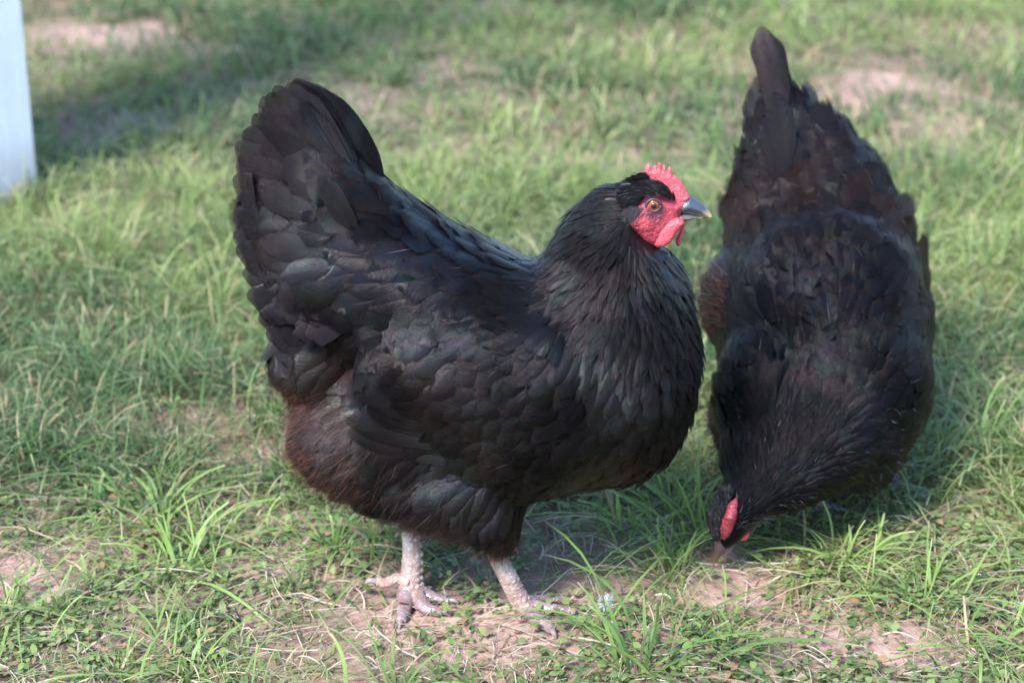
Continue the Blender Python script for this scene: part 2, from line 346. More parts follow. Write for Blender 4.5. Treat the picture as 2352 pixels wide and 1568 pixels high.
def ground_cover():
    DG, YG = (.078, .142, .050), (.210, .275, .085)
    g = Acc()
    vis = lambda x, y: 1.0
    def dens(lo, hi):                             # grassiness by distance and patch noise
        def f(x, y):
            b = bare(x, y); k = np.clip((y - lo)/(hi-lo), 0, 1)
            return np.clip(.35 + .75*k + (fbm(x, y, 3.2, 13)-.5)*2.6 - 2.1*b, 0.02, 1)
        return f
    fr = lambda y: .235*y + .28
    # fore and middle ground
    def box(y0, y1): m = fr(y1); return (-m, m), (y0, y1)
    grass(g, 13000, *box(1.25, 2.25), .040, .0020, 1, 380, DG, YG, dens(1.85, 2.5), 6, (.4, 1.4), .55, .08, .02)
    grass(g, 20000, *box(1.25, 2.3), .020, .0016, 2, 0, DG, YG, dens(1.5, 2.2), 4, (.5, 1.5), .5, .14)
    grass(g, 50000, *box(2.15, 3.2), .060, .0021, 3, 1300, DG, YG, dens(1.85, 2.3), 5, (.25, 1.2), .4, .10, .035)
    grass(g, 34000, *box(2.2, 3.3), .030, .0020, 4, 0, (.07, .13, .035), YG, dens(1.7, 2.2), 4, (.3, 1.1), .4, .12)
    grass(g, 60000, *box(3.1, 5.2), .046, .0034, 5, 2200, DG, YG, dens(1.6, 2.4), 4, (.3, 1.0), .3, .10, .06)
    grass(g, 16000, *box(1.25, 2.6), .036, .0017, 2, 700, DG, YG, dens(1.4, 2.1), 7, (1.1, 2.0), .5, .30, .06)
    grass(g, 16000, (-3.2, 3.2), (4.8, 7.5), .05, .009, 6, 700, DG, YG, dens(1.6, 2.4), 3, (.4, 1.1), .3, .08)
    # the named tufts one can make out in the photograph
    for px, py, n, h, w in [(300, 1215, 90, .072, .0040), (230, 1200, 60, .062, .0038), (60, 1430, 60, .06, .0038), (170, 1330, 40, .06, .004), (1425, 1530, 60, .075, .004),
                            (760, 1230, 90, .075, .0038), (860, 1260, 60, .07, .0035), (700, 1150, 60, .07, .0035), (1480, 1290, 60, .075, .0036), (1560, 1230, 90, .08, .0036), (1430, 1235, 50, .065, .0034),
                            (1600, 1180, 80, .075, .0034), (2120, 1010, 60, .09, .004), (2230, 1080, 60, .08, .004), (1900, 1330, 50, .07, .0038), (2290, 1530, 60, .07, .004), 
                            (480, 1330, 60, .06, .0036), (560, 1200, 60, .06, .0036), (20, 1120, 50, .065, .0038), (930, 1560, 40, .06, .004), (450, 1540, 50, .055, .0034), (1560, 1330, 40, .06, .003), (1810, 1230, 40, .055, .003), (2180, 1380, 50, .06, .0034), (1700, 1480, 40, .06, .0034), (1000, 1290, 50, .05, .003)]:
        c = G(px, py)
        grass(g, int(n*.75), (c[0]-.03, c[0]+.03), (c[1]-.03, c[1]+.03), h*.95, w*.8, 8, 1, (.10, .19, .05), (.22, .32, .085), lambda x, y: np.ones_like(x), 7, (.2, 1.6), .6, .10, .026)
    o = g.build("grass", M_GRASS); tag(o, "green lawn grass growing in tufts around the two hens", None, None, 'stuff')
    # small oval clover-like leaves close to the soil
    N = 60000; x = RNG.uniform(-.85, .85, N); y = 1.2 + RNG.random(N)**1.3*1.5
    # leaves cluster into little rosettes
    nc = 6000; cx = RNG.uniform(-.85, .85, nc); cy = 1.25 + RNG.random(nc)**1.2*1.4; k = RNG.integers(0, nc, N)
    r = RNG.random(N)*.016 + .002; a = RNG.uniform(0, 2*np.pi, N); x = cx[k] + r*np.cos(a); y = cy[k] + r*np.sin(a)
    keep = RNG.random(N) < np.clip(.44 + .30*np.clip(cx[k]*3, -1, 1) + (fbm(cx[k], cy[k], 6, 31)-.5)*2.6 - .85*bare(cx[k], cy[k]), .04, 1)
    x, y, a, r = x[keep], y[keep], a[keep], r[keep]; N = len(x)
    L = RNG.uniform(.0045, .0105, N); w = L*RNG.uniform(.28, .45, N); z = gz(x, y) + RNG.uniform(.002, .015, N); d = a + RNG.normal(0, .6, N); tl = RNG.uniform(-.3, .7, N)
    t = np.array([0, .3, .65, 1.])[None]
    pts = np.stack([x[:, None] + np.cos(d)[:, None]*L[:, None]*t, y[:, None] + np.sin(d)[:, None]*L[:, None]*t, z[:, None] + L[:, None]*t*tl[:, None] - L[:, None]*.35*t*t], -1)
    side = nrm(np.stack([-np.sin(d), np.cos(d), RNG.normal(0, .3, N)], -1))[:, None]
    hw = w[:, None]*np.array([.2, .9, 1., .15])[None]
    m = RNG.random((N, 1)); c = np.array([.07, .12, .035])*(1-m) + np.array([.21, .27, .09])*m; q_ = RNG.random(N) < .08; c[q_] = np.array([.26, .17, .09])
    a2 = Acc(); strips(a2, pts, side, hw, np.broadcast_to(c[:, None], (N, 4, 3)))
    o = a2.build("clover", M_LEAF); tag(o, "low clover and small weed leaves covering the soil in the foreground", None, None, 'stuff')
    # dead straw lying on the ground
    N = 26000; x = RNG.uniform(-1.1, 1.1, N); y = 1.2 + RNG.random(N)**1.2*3.2
    L = RNG.uniform(.012, .06, N)*np.where(RNG.random(N) < .15, 1.6, 1); d = RNG.uniform(0, np.pi*2, N) ; t = np.linspace(0, 1, 5)[None]
    cv = RNG.normal(0, .35, N)[:, None]*L[:, None]*t*t
    X = x[:, None] + np.cos(d)[:, None]*L[:, None]*t - np.sin(d)[:, None]*cv; Y = y[:, None] + np.sin(d)[:, None]*L[:, None]*t + np.cos(d)[:, None]*cv
    Z = gz(X, Y) + .0015 + RNG.uniform(0, .008, (N, 1)) + np.sin(t*np.pi)*RNG.uniform(0, .006, (N, 1))
    hw = (RNG.uniform(.0002, .0008, N)[:, None])*np.array([1, 1, 1, .9, .5])[None]
    side = nrm(np.stack([-np.sin(d), np.cos(d), RNG.normal(0, .5, N)], -1))[:, None]
    m = RNG.random((N, 1)); c = np.array([.22, .16, .12])*(1-m) + np.array([.50, .42, .32])*m
    a3 = Acc(); strips(a3, np.stack([X, Y, Z], -1), side, hw, np.broadcast_to(c[:, None], (N, 5, 3)))
    o = a3.build("dry_grass", M_STRAW); tag(o, "dead straw coloured grass stems lying on the soil", None, None, 'stuff')

def build_crumbs():
    """grit and crumbs of earth on the bare soil"""
    N = 14000; x = RNG.uniform(-.9, .9, N); y = 1.25 + RNG.random(N)**1.2*2.2
    k = RNG.random(N) < .25 + bare(x, y); x, y = x[k], y[k]; N = len(x); r = .0006 + .0022*RNG.random(N)**3
    d = nrm(np.array([(1, 0, 0), (-.5, .87, 0), (-.5, -.87, 0), (0, 0, 1), (.4, .7, .7), (0, 0, -1)], float))
    V = np.stack([x, y, gz(x, y) + .0025], -1)[:, None] + d[None]*r[:, None, None]*RNG.uniform(.5, 1.4, (N, 6, 1))
    f = np.array([(0, 4, 3), (4, 1, 3), (1, 2, 3), (2, 0, 3), (0, 5, 2), (2, 5, 1), (1, 5, 4), (4, 5, 0)])
    F = (f[None] + (np.arange(N)*6)[:, None, None]).reshape(-1, 3)
    c = np.repeat(RNG.uniform(.55, 1.15, (N, 1))*np.ones(3), 6, 0)
    a = Acc(); a.add(V.reshape(-1, 3), F, np.hstack([c, np.zeros((len(c), 1))])); o = a.build("soil_crumbs", M_SOIL, None, False)
    tag(o, "small crumbs of dry earth scattered on the bare soil", None, None, 'stuff')
build_crumbs()

def build_post():
    base = G(93, 452); t = nrm(np.array([-.55, -.80, 0])); n = np.array([t[1], -t[0], 0])   # face runs to the left front
    e = bpy.data.objects.new("white_post", None); e.location = base; COL.objects.link(e)
    tag(e, "white painted wooden post at the left edge of the lawn", "post")
    def board(name, o, w, d, h0, h1):
        bm = bmesh.new()
        q = [o, o + t*w, o + t*w + n*d, o + n*d]
        lo = [bm.verts.new((p[0], p[1], h0)) for p in q]; hi = [bm.verts.new((p[0] - .032, p[1], h1)) for p in q]
        for i in range(4): bm.faces.new([lo[i], lo[(i+1) % 4], hi[(i+1) % 4], hi[i]])
        bm.faces.new(lo[::-1]); bm.faces.new(hi); bmesh.ops.recalc_face_normals(bm, faces=bm.faces)
        bmesh.ops.bevel(bm, geom=bm.edges[:], offset=.003, segments=2, affect='EDGES')
        me = bpy.data.meshes.new(name); bm.to_mesh(me); bm.free(); me.materials.append(mp)
        ob = bpy.data.objects.new(name, me); COL.objects.link(ob); ob.parent = e; ob.matrix_parent_inverse = Matrix.Translation(-e.location)
    mp = paint_material()
    if np.dot(n, [-1, 0, 0]) < 0: n = -n
    board("shaft", base, .30, .34, -.05, 2.3)
    board("cap", base - t*.03 - n*.03 + np.array([-.032, 0, 0]), .36, .40, 2.303, 2.36)
build_post()

# ------------------------------------------------------------------ hens
class Hen:
    def __init__(s, Y, symm=True): s.Y, s.symm, s.parts = Y, symm, bmesh.new()
    def ell(s, px, py, rx, rz, lat, ang=0, Y=None, side=0.0):
        """ellipsoid: pixel centre and semi-axes (outline in the picture), lat = half thickness along Y"""
        Y = s.Y if Y is None else Y; c = P(px, py, Y); k = mpp(c); a = R(ang)
        ext = math.sqrt((rx*math.sin(a))**2 + (rz*math.cos(a))**2)*k
        kz = math.sqrt(max(1 - (lat*SP/ext)**2, .3))/CP
        u = np.array([math.cos(a)*rx*k, 0, math.sin(a)*rx*k*kz]); w = np.array([-math.sin(a)*rz*k, 0, math.cos(a)*rz*k*kz])
        m = Matrix(((u[0], 0, w[0], c[0]), (0, lat, 0, c[1] + side), (u[2], 0, w[2], c[2]), (0, 0, 0, 1)))
        bmesh.ops.create_icosphere(s.parts, subdivisions=3, radius=1, matrix=m)
    def chain(s, st, sub=6):
        for a, b in zip(st[:-1], st[1:]):
            for i in range(sub):
                f = i/sub; v = [p*(1-f)+q*f for p, q in zip(a, b)]
                s.ell(v[0], v[1], v[2], v[3], v[4], Y=(v[5] if len(v) > 5 else None))
        v = st[-1]; s.ell(v[0], v[1], v[2], v[3], v[4], Y=(v[5] if len(v) > 5 else None))
    def solid(s, voxel=.004, it=26):
        me = bpy.data.meshes.new("tmp"); s.parts.to_mesh(me); o = bpy.data.objects.new("tmp", me); COL.objects.link(o)
        r = o.modifiers.new("r", 'REMESH'); r.mode = 'VOXEL'; r.voxel_size = voxel
        q = o.modifiers.new("s", 'SMOOTH'); q.factor = .5; q.iterations = it
        dg = bpy.context.evaluated_depsgraph_get(); s.core = bpy.data.meshes.new_from_object(o.evaluated_get(dg))
        bpy.data.objects.remove(o); bpy.data.meshes.remove(me)
        c = s.core; n = len(c.vertices); s.V = np.empty(n*3, np.float32); c.vertices.foreach_get("co", s.V); s.V = s.V.reshape(-1, 3).astype(float)
        s.F = [list(p.vertices) for p in c.polygons]
        s.bvh = BVHTree.FromPolygons([tuple(v) for v in s.V], s.F)
    def sample(s, n):
        a = s.V[[f[0] for f in s.F]]; b = s.V[[f[1] for f in s.F]]; c = s.V[[f[2] for f in s.F]]; d = s.V[[f[-1] for f in s.F]]
        ar = np.linalg.norm(np.cross(c-a, d-b), axis=1); k = RNG.choice(len(ar), n, p=ar/ar.sum())
        u, v = RNG.random((n, 1)), RNG.random((n, 1)); nn = nrm(np.cross(c-a, d-b))
        return (a[k]*(1-u)+b[k]*u)*(1-v) + (d[k]*(1-u)+c[k]*u)*v, nn[k]
    def field(s, ctrl, pts):
        """ctrl rows: px py Y  dx dy dY  L W tilt  r g b -> interpolated"""
        cp = np.array([P(c[0], c[1], c[2]) for c in ctrl])
        dv = np.array([nrm(P(c[0]+c[3]*100, c[1]+c[4]*100, c[2]+c[5]) - P(c[0], c[1], c[2])) for c in ctrl])
        q = pts.copy()
        if s.symm: q[:, 1] = s.Y; cp[:, 1] = s.Y
        d = np.linalg.norm(q[:, None] - cp[None], axis=2) + 1e-4; w = d**-3.2; w /= w.sum(1, keepdims=True)
        return nrm(w @ dv), w @ np.array([c[6:] for c in ctrl], float)
    def pick(s, pts, rad):
        acc = np.empty((0, 3)); ar = np.empty(0); keep = []
        buf = np.empty((20000, 3)); rb = np.empty(20000); n = 0
        for i in range(len(pts)):
            if n:
                d2 = ((buf[:n] - pts[i])**2).sum(1)
                if (d2 < (rb[:n]*.5 + rad[i]*.5)**2).any(): continue
            buf[n] = pts[i]; rb[n] = rad[i]; n += 1; keep.append(i)
            if n >= 20000: break
        return np.array(keep)
def feathers(acc, hen, pts, nor, dirs, L, W, tilt, cols, h0=.001, stiff=.3, S=7, pointy=0.0, arch=.16):
    U = np.array([-1, -.55, 0, .55, 1.]); T = np.linspace(0, 1, S)
    bvh = hen.bvh
    rp = np.interp(T, [0, .2, .5, .8, .92, 1], [.35, .75, 1, 1, .86, .58]); pp = np.interp(T, [0, .25, .5, 1], [.6, 1, .85, .03])
    base = np.arange(S-1)[:, None]*5 + np.arange(4)[None]; F0 = np.stack([base, base+1, base+6, base+5], -1).reshape(-1, 4)
    uv = np.stack([np.tile((U+1)/2, S), np.repeat(T, 5)], -1)
    VV, CC, UU, RR = [], [], [], []
    for i in range(len(pts)):
        n = nor[i]; d = dirs[i] + RNG.normal(0, .09, 3); d = d - n*np.dot(d, n); ln = np.linalg.norm(d)
        if ln < .15: d = d + np.cross(n, [0, 1, 0])*.3
        d = nrm(d); s = np.cross(n, d); p = pts[i]; l, w = L[i]*RNG.uniform(.8, 1.2), W[i]*.5*RNG.uniform(.85, 1.18)
        pr = rp*(1-pointy) + pp*pointy
        rg = 1 + RNG.normal(0, .035, (S, 1)); twist = RNG.normal(0, .05)
        x = (T*l)[:, None]; y = U[None]*w*pr[:, None]*rg
        ld = tilt[i]*RNG.uniform(.5, 1.15)*l*(T**1.1) ; v = np.empty((S, 5, 3)); bend = RNG.normal(0, .08)*l
        skew = -(U[None]**2)*w*.62*(T[:, None]**3)*(1-pointy)              # rounded tip
        for a in range(S):
            for b in range(5):
                q = p + d*(x[a, 0] + skew[a, b]*(1 if a > 0 else 0)) + s*(y[a, b] + bend*T[a]**2)
                loc, m, _, _ = bvh.find_nearest(Vector(q)); c = np.array(loc); m = np.array(m)
                hh = h0 + ld[a] - arch*w*pr[a]*U[b]**2 + twist*y[a, b]
                v[a, b] = (c + m*hh)*(1-stiff) + (q + n*hh)*stiff
        VV.append(v.reshape(-1, 3)); CC.append(np.repeat(cols[i][None], S*5, 0)); UU.append(uv); RR.append(np.full(S*5, RNG.random()))
    N = len(pts)
    if not N: return
    F = (F0[None] + (np.arange(N)*S*5)[:, None, None]).reshape(-1, 4)
    acc.add(np.vstack(VV), F, np.vstack(CC), np.vstack(UU), np.concatenate(RR))
def quill(acc, root, tip, w, nrmv, sag=0.0, col=(.010, .009, .010), S=14, cup=.18, tipw=.55, round_=.9, jit=.02):
    """one long flight or tail feather from root to tip; nrmv = direction its face looks"""
    root, tip = np.array(root, float), np.array(tip, float); d = tip - root; L = np.linalg.norm(d); d = d/L
    n = nrm(np.array(nrmv, float)); n = nrm(n - d*np.dot(n, d)); s = np.cross(n, d)
    T = np.linspace(0, 1, S); U = np.linspace(-1, 1, 7)
    pr = np.interp(T, [0, .12, .4, .8, .9, .96, 1], [.12, .5, .85, 1, .97, .88, .66])*w*.5
    rr = RNG.random()
    ew = np.cumsum(RNG.normal(0, jit, S)); V = np.empty((S, 7, 3))
    for a in range(S):
        for b in range(7):
            u = U[b]
            V[a, b] = root + d*(T[a]*L - u*u*w*.36*T[a]**3) + s*(u*pr[a]*(1+ew[a]*.4) + sag*L*math.sin(T[a]*math.pi)) + n*(-cup*pr[a]*u*u + .05*L*T[a]*(1-T[a]))
    base = np.arange(S-1)[:, None]*7 + np.arange(6)[None]; F = np.stack([base, base+1, base+8, base+7], -1).reshape(-1, 4)
    acc.add(V.reshape(-1, 3), F, col, np.stack([np.tile(.5 + U*.43, S), np.repeat(T*.88, 7)], -1), rr)
def fluff(acc, hen, n, keepf, ctrl, L, w, col_a, col_b, lift=(.25, .8), S=5):
    p, nn = hen.sample(n); k = keepf(p, nn); p, nn = p[k], nn[k]; N = len(p)
    d, prm = hen.field(ctrl, p); d = nrm(d - nn*(d*nn).sum(1, keepdims=True)); d = nrm(d + RNG.normal(0, .28, d.shape))
    lf = RNG.uniform(*lift, N)[:, None, None]; l = (L*RNG.uniform(.5, 1.3, N))[:, None, None]; t = np.linspace(0, 1, S)[None, :, None]
    curl = RNG.normal(0, .35, (N, 1, 3))
    pts = p[:, None] + d[:, None]*l*t + nn[:, None]*l*lf*(t - .35*t*t) + curl*l*t*t*.5 + np.array([0, 0, -1])*l*.12*t*t
    side = nrm(np.cross(d, nn) + RNG.normal(0, .3, d.shape))[:, None]
    m = RNG.random((N, 1, 1)); c = np.array(col_a)*(1-m) + np.array(col_b)*m
    strips(acc, pts, side, w*np.interp(np.linspace(0, 1, S), [0, .6, 1], [1, .8, .15])[None]*np.ones((N, 1)), np.broadcast_to(c, (N, S, 3)))
def inflate(acc, poly, fn, T, Rpx, col, step=14, prof=None, yoff=0.0, lump=0.0):
    """closed outline (photo pixels through fn(x,y)->world on the mid plane) puffed to +-T along Y"""
    P2 = []; n = len(poly)
    for i in range(n):
        a, b = np.array(poly[i], float), np.array(poly[(i+1) % n], float); k = max(1, int(np.linalg.norm(b-a)/step))
        P2 += [a + (b-a)*j/k for j in range(k)]
    B = np.array(P2); lo, hi = B.min(0), B.max(0)
    gx, gy = np.meshgrid(np.arange(lo[0], hi[0], step), np.arange(lo[1], hi[1], step)); g = np.stack([gx.ravel(), gy.ravel()], -1) + RNG.uniform(-.2, .2, (gx.size, 2))*step
    def segd(p):
        a = B; b = np.roll(B, -1, 0); ab = b-a; t = np.clip(((p-a)*ab).sum(1)/((ab**2).sum(1)+1e-9), 0, 1); return np.sqrt(((a+ab*t[:, None]-p)**2).sum(1).min())
    def inside(p):
        a = B; b = np.roll(B, -1, 0); c = ((a[:, 1] > p[1]) != (b[:, 1] > p[1])) & (p[0] < (b[:, 0]-a[:, 0])*(p[1]-a[:, 1])/(b[:, 1]-a[:, 1]+1e-12)+a[:, 0]); return c.sum() % 2 == 1
    I = [p for p in g if inside(p) and segd(p) > step*.5]
    pts = [Vector(p) for p in B] + [Vector(p) for p in I]
    ov, _, of, _, _, _ = delaunay_2d_cdt(pts, [(i, (i+1) % len(B)) for i in range(len(B))], [], 1, 1e-5)
    q = np.array([tuple(v) for v in ov]); dd = np.array([segd(p) for p in q]); dd[dd < 1e-3] = 0
    t = T*np.sqrt(np.maximum(0, 1 - (1 - np.minimum(dd/Rpx, 1))**2))
    if prof is not None: t = t*prof(q)
    if lump: t = t*(1 + lump*(fbm(q[:, 0], q[:, 1], .03, 4)-.5))
    w = np.array([fn(a, b) for a, b in q]); A = w.copy(); A[:, 1] += yoff - t; Bk = w.copy(); Bk[:, 1] += yoff + t
    m = len(q); F = [list(f) for f in of]; F2 = [[i + m for i in f][::-1] for f in of]
    bnd = dd == 0; Bk[bnd] = A[bnd]
    c = np.array([col(*p) for p in q]) if callable(col) else np.tile(np.array(col, float), (m, 1))
    acc.add(np.vstack([A, Bk]), F + F2, np.vstack([c, c]), None, RNG.random())
def ball(acc, c, r, col=(1, 1, 1), sc=(1, 1, 1), seg=20, rot=None):
    bm = bmesh.new(); bmesh.ops.create_uvsphere(bm, u_segments=seg, v_segments=seg//2+2, radius=1)
    v = np.array([tuple(x.co) for x in bm.verts])*np.array(sc)*r; f = [[x.index for x in q.verts] for q in bm.faces]
    bm.verts.index_update(); bm.free()
    if rot is not None: v = v @ np.array(rot.to_3x3()).T
    acc.add(v + np.array(c), f, col)
def fit_core(acc, hen, col=(.005, .004, .0045)):
    F = [f for f in hen.F]; acc.add(hen.V, F, col, np.full((len(hen.V), 2), .3), .2)

BK, BR, NV, TL = (.0040, .0034, .0037), (.0095, .0052, .0042), (.0032, .0032, .0050), (.0105, .0085, .0093)

def leg(parent, shank, rad, toes, hallux, dim=1.0):
    a = Acc(); n = len(shank)
    up = (0, 1, 0)
    scut = lambda t, an: 1 + .07*abs(math.sin(t*math.pi*13))*(1 if math.cos(an) > -.2 else .4) + .03*math.sin(an*7 + t*60)
    cols = [(1.05, .90, .78), (1.15, 1.1, 1.05), (1.2, 1.15, 1.12), (1.05, .95, 1.0)][:n]
    while len(cols) < n: cols.append((1.05, .92, .92))
    tube(a, shank, rad, cols, 16, 1, up, scut, 10)
    # plates down the front of the shank
    for i in range(15):
        f = i/14*(n-1); k = min(int(f), n-2); u = f-k
        c = shank[k]*(1-u) + shank[k+1]*u; r = rad[k]*(1-u)+rad[k+1]*u
        for dx, dy in ((.55, -.72), (.95, -.15), (.05, -.97)):
            sc = .5 if dx > .1 else .36
            ball(a, c + np.array([dx*r*.84, dy*r*.84, .0005*math.sin(i*7)]), r*sc, (1.25, 1.3, 1.36), (.95, .8, .62), 10)
    toec = (.60, .56, .68)
    for path, rr in toes:
        m = len(path); sc = lambda t, an: 1 + .14*abs(math.sin(t*math.pi*11))
        tube(a, path, rr, [(.95, .85, .9)] + [toec]*(m-1), 12, .85, (0, 0, 1), sc, 9)
    m = len(hallux[0]); tube(a, hallux[0], hallux[1], (1.0, .80, .78), 10, .9, (0, 0, 1), lambda t, an: 1 + .08*abs(math.sin(t*14)), 8)
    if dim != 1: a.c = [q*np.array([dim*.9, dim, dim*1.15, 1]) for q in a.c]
    o = a.build("leg", M_LEG, parent)
    for path, rr in list(toes) + [hallux]:
        c = Acc(); e = np.array(path[-1]); d = nrm(e - np.array(path[-2])); r = rr[-1]
        tube(c, [e - d*r, e + d*r*1.2 + np.array([0, 0, r*.2]), e + d*r*2.1 - np.array([0, 0, r*.7])], [r*.75, r*.55, r*.08], (1, 1, 1), 8, 1, (0, 0, 1), None, 4)
        k = c.build("claw", M_CLAW, o)
        k.parent = o; k.matrix_parent_inverse = o.matrix_world.inverted()
    return o

def hen_one():
    Y = 1.95; h = Hen(Y)
    root = bpy.data.objects.new("hen", None); root.location = (P(1080, 1400, Y)[0], Y, 0); COL.objects.link(root)
    tag(root, "black hen standing in profile facing right with its head up", "hen", "black hens on the lawn")
    bpy.context.view_layer.update()
    h.ell(1170, 870, 410, 280, .100)
    h.ell(1382, 832, 226, 280, .090)
    h.ell(1400, 930, 185, 185, .075)
    h.ell(905, 970, 225, 190, .090); h.ell(740, 800, 105, 120, .050)
    h.ell(1040, 1060, 200, 165, .094); h.ell(940, 1060, 150, 120, .088)
    h.ell(1120, 1120, 90, 95, .060, 0, None, -.028); h.ell(1148, 1172, 46, 58, .028, 0, None, -.035); h.ell(985, 1140, 70, 60, .035, 0, None, .035)
    h.chain([(1130, 760, 190, 190, .085), (960, 680, 190, 190, .082), (830, 610, 195, 195, .072), (745, 500, 150, 150, .050), (705, 390, 112, 112, .030), (690, 310, 72, 72, .018)])
    h.chain([(1390, 770, 195, 195, .080), (1396, 690, 184, 165, .068), (1392, 620, 140, 122, .052), (1370, 538, 74, 84, .033), (1410, 488, 55, 54, .021), (1470, 456, 52, 36, .014)])
    h.ell(1398, 474, 52, 50, .020); h.ell(1442, 458, 58, 42, .017); h.ell(1490, 612, 68, 58, .026); h.ell(1440, 590, 75, 55, .034)
    for sd in (-1, 1): h.ell(1120, 800, 280, 150, .034, -8, None, sd*.072)
    h.solid()
    #   px    py   Y   dx  dy  dY  L   W  tilt  colour
    def c(px, py, dx, dy, L, W, t, col): return (px, py, Y, dx, dy, 0, L, W, t, *col)
    ctrl = [c(1400, 445, -1, .15, .012, .0035, .18, BK), c(1330, 500, -.8, .7, .028, .006, .16, BK), c(1260, 600, -.75, .75, .045, .008, .12, BK), c(1400, 560, -.35, .95, .035, .007, .14, BK),
            c(1500, 600, .05, 1, .030, .007, .15, BK), c(1560, 620, .25, 1, .028, .007, .22, BK), c(1320, 660, -.5, .85, .045, .010, .12, BK), c(1420, 700, -.25, 1, .045, .012, .12, BK), c(1560, 720, 0, 1, .035, .012, .13, BK),
            c(1600, 820, -.25, 1, .034, .016, .12, BK), c(1480, 850, -.45, .9, .040, .020, .11, BK), c(1570, 960, -.6, .8, .032, .016, .12, BK), c(1450, 1000, -.8, .55, .036, .019, .11, BR), c(1350, 900, -.75, .6, .042, .022, .10, BK),
            c(1380, 1100, -.9, .4, .034, .015, .14, BR), c(1500, 1080, -.9, .3, .03, .013, .14, BK), c(1250, 1050, -.75, .65, .038, .019, .10, BK), c(1200, 1150, -.5, .85, .032, .011, .12, BR), c(1160, 1230, -.15, 1, .022, .007, .12, BR),
            c(1090, 1120, -.6, .8, .036, .016, .10, BK), c(1080, 1200, -.4, .9, .024, .009, .10, BR), c(1000, 1180, -.5, .85, .026, .010, .10, BR), c(950, 1050, -.8, .55, .045, .020, .14, BK), c(850, 1000, -.85, .5, .045, .016, .18, BR), c(760, 950, -.9, .4, .045, .014, .2, BR),
            c(1200, 620, -.9, .35, .035, .018, .10, BK), c(1080, 590, -.9, .45, .040, .022, .10, NV), c(1000, 540, -.9, .4, .042, .024, .12, NV), c(980, 680, -.85, .6, .042, .024, .10, BK), c(900, 560, -.9, .1, .05, .028, .12, NV), c(900, 760, -.75, .75, .045, .026, .12, BK),
            c(800, 640, -.95, .3, .052, .030, .15, BK), c(800, 780, -.75, .8, .05, .026, .16, BR), c(700, 700, -.85, .65, .05, .026, .18, TL), c(720, 560, -1, .1, .055, .027, .16, TL), c(640, 600, -.95, .4, .055, .027, .2, TL), c(640, 480, -1, -.15, .06, .027, .18, TL),
            c(740, 400, -.85, -.55, .06, .026, .14, TL), c(680, 320, -.7, -.8, .06, .025, .12, TL), c(800, 420, -.5, -.85, .05, .025, .08, TL), c(870, 480, -.7, -.5, .05, .03, .12, BK),
            c(1250, 780, -.85, .55, .036, .021, .10, BK), c(1100, 780, -.92, .5, .038, .023, .11, BK), c(1150, 900, -.95, .45, .042, .026, .12, BK), c(1000, 850, -1, .3, .044, .026, .11, BK), c(1300, 880, -.85, .55, .036, .021, .10, BK)]
    pts, nor = h.sample(42000); dr, pm = h.field(ctrl, pts)
    px, py = proj(pts[:, 0], pts[:, 1], pts[:, 2])
    cx, cy = proj(pts[:, 0], np.full(len(pts), Y), pts[:, 2])
    inw = ((cx-1120)*math.cos(R(8)) + (cy-800)*math.sin(R(8)))**2/300**2 + (-(cx-1120)*math.sin(R(8)) + (cy-800)*math.cos(R(8)))**2/172**2 < 1
    inw &= np.abs(pts[:, 1]-Y) > .05
    head = (cx > 1428 + np.maximum(0, cy-500)*1.03) & (cy < 580)                        # face is skin
    ok = ~head & (pts[:, 2] > .04)
    idx = np.where(ok)[0]; kp = idx[h.pick(pts[idx], pm[idx, 1]*.52)]
    hack = (cy < 700 + (cx-1300)*.15) & (cx > 1215) & (pts[:, 2] > .2)
    sel = lambda m: kp[m[kp]]
    taily = (cx < 905) & (cy < 640)
    fb = sel(~inw & ~hack & ~taily)
    ac = Acc(); fit_core(ac, h)
    feathers(ac, h, pts[fb], nor[fb], dr[fb], pm[fb, 0], pm[fb, 1], pm[fb, 2], pm[fb, 3:6])
    ac.build("body", M_FEA, root)
    ac = Acc(); k = sel(hack); feathers(ac, h, pts[k], nor[k], dr[k], pm[k, 0], pm[k, 1]*1.25, pm[k, 2], pm[k, 3:6], .001, .3, 6, .75)
    p2, n2 = h.sample(60000); c2x, c2y = proj(p2[:, 0], np.full(len(p2), Y), p2[:, 2])
    ac.build("hackle", M_FEA, root)
    # wings
    for sd in (-1, 1):
        ac = Acc(); k = sel(inw & ((pts[:, 1]-Y)*sd > 0))
        feathers(ac, h, pts[k], nor[k], dr[k], pm[k, 0], pm[k, 1], pm[k, 2], pm[k, 3:6], .003, .35)
        for i in range(6):                               # folded flight feathers along the lower edge
            f = i/5
            r0 = P(1215 - 20*f, 982 - 95*f, Y); r0[1] = Y + sd*(.080 + .0012*i)
            t0 = P(812 + 50*f + 22*math.sin(i*2.3), 893 - 75*f + 6*math.cos(i*3.), Y); t0[1] = Y + sd*(.0905 + .0016*i)
            quill(ac, r0, t0, .024, (0, sd, .25), -.03*sd, (.006, .0048, .0048))
        ac.build("wing", M_FEA, root)
    # tail: long feathers fanned on both sides, coverts over their roots
    ac = Acc()
    fan = [(668, 186, 850, 560), (640, 200, 830, 560), (612, 216, 820, 560), (600, 250, 810, 560), (570, 275, 800, 570), (552, 310, 800, 575), (545, 345, 790, 580), (548, 385, 790, 590), (556, 425, 790, 600),
           (552, 465, 790, 610), (548, 505, 790, 620), (556, 540, 790, 640), (566, 590, 790, 660), (582, 640, 790, 690), (600, 690, 790, 720), (622, 730, 800, 750), (645, 775, 810, 780)]
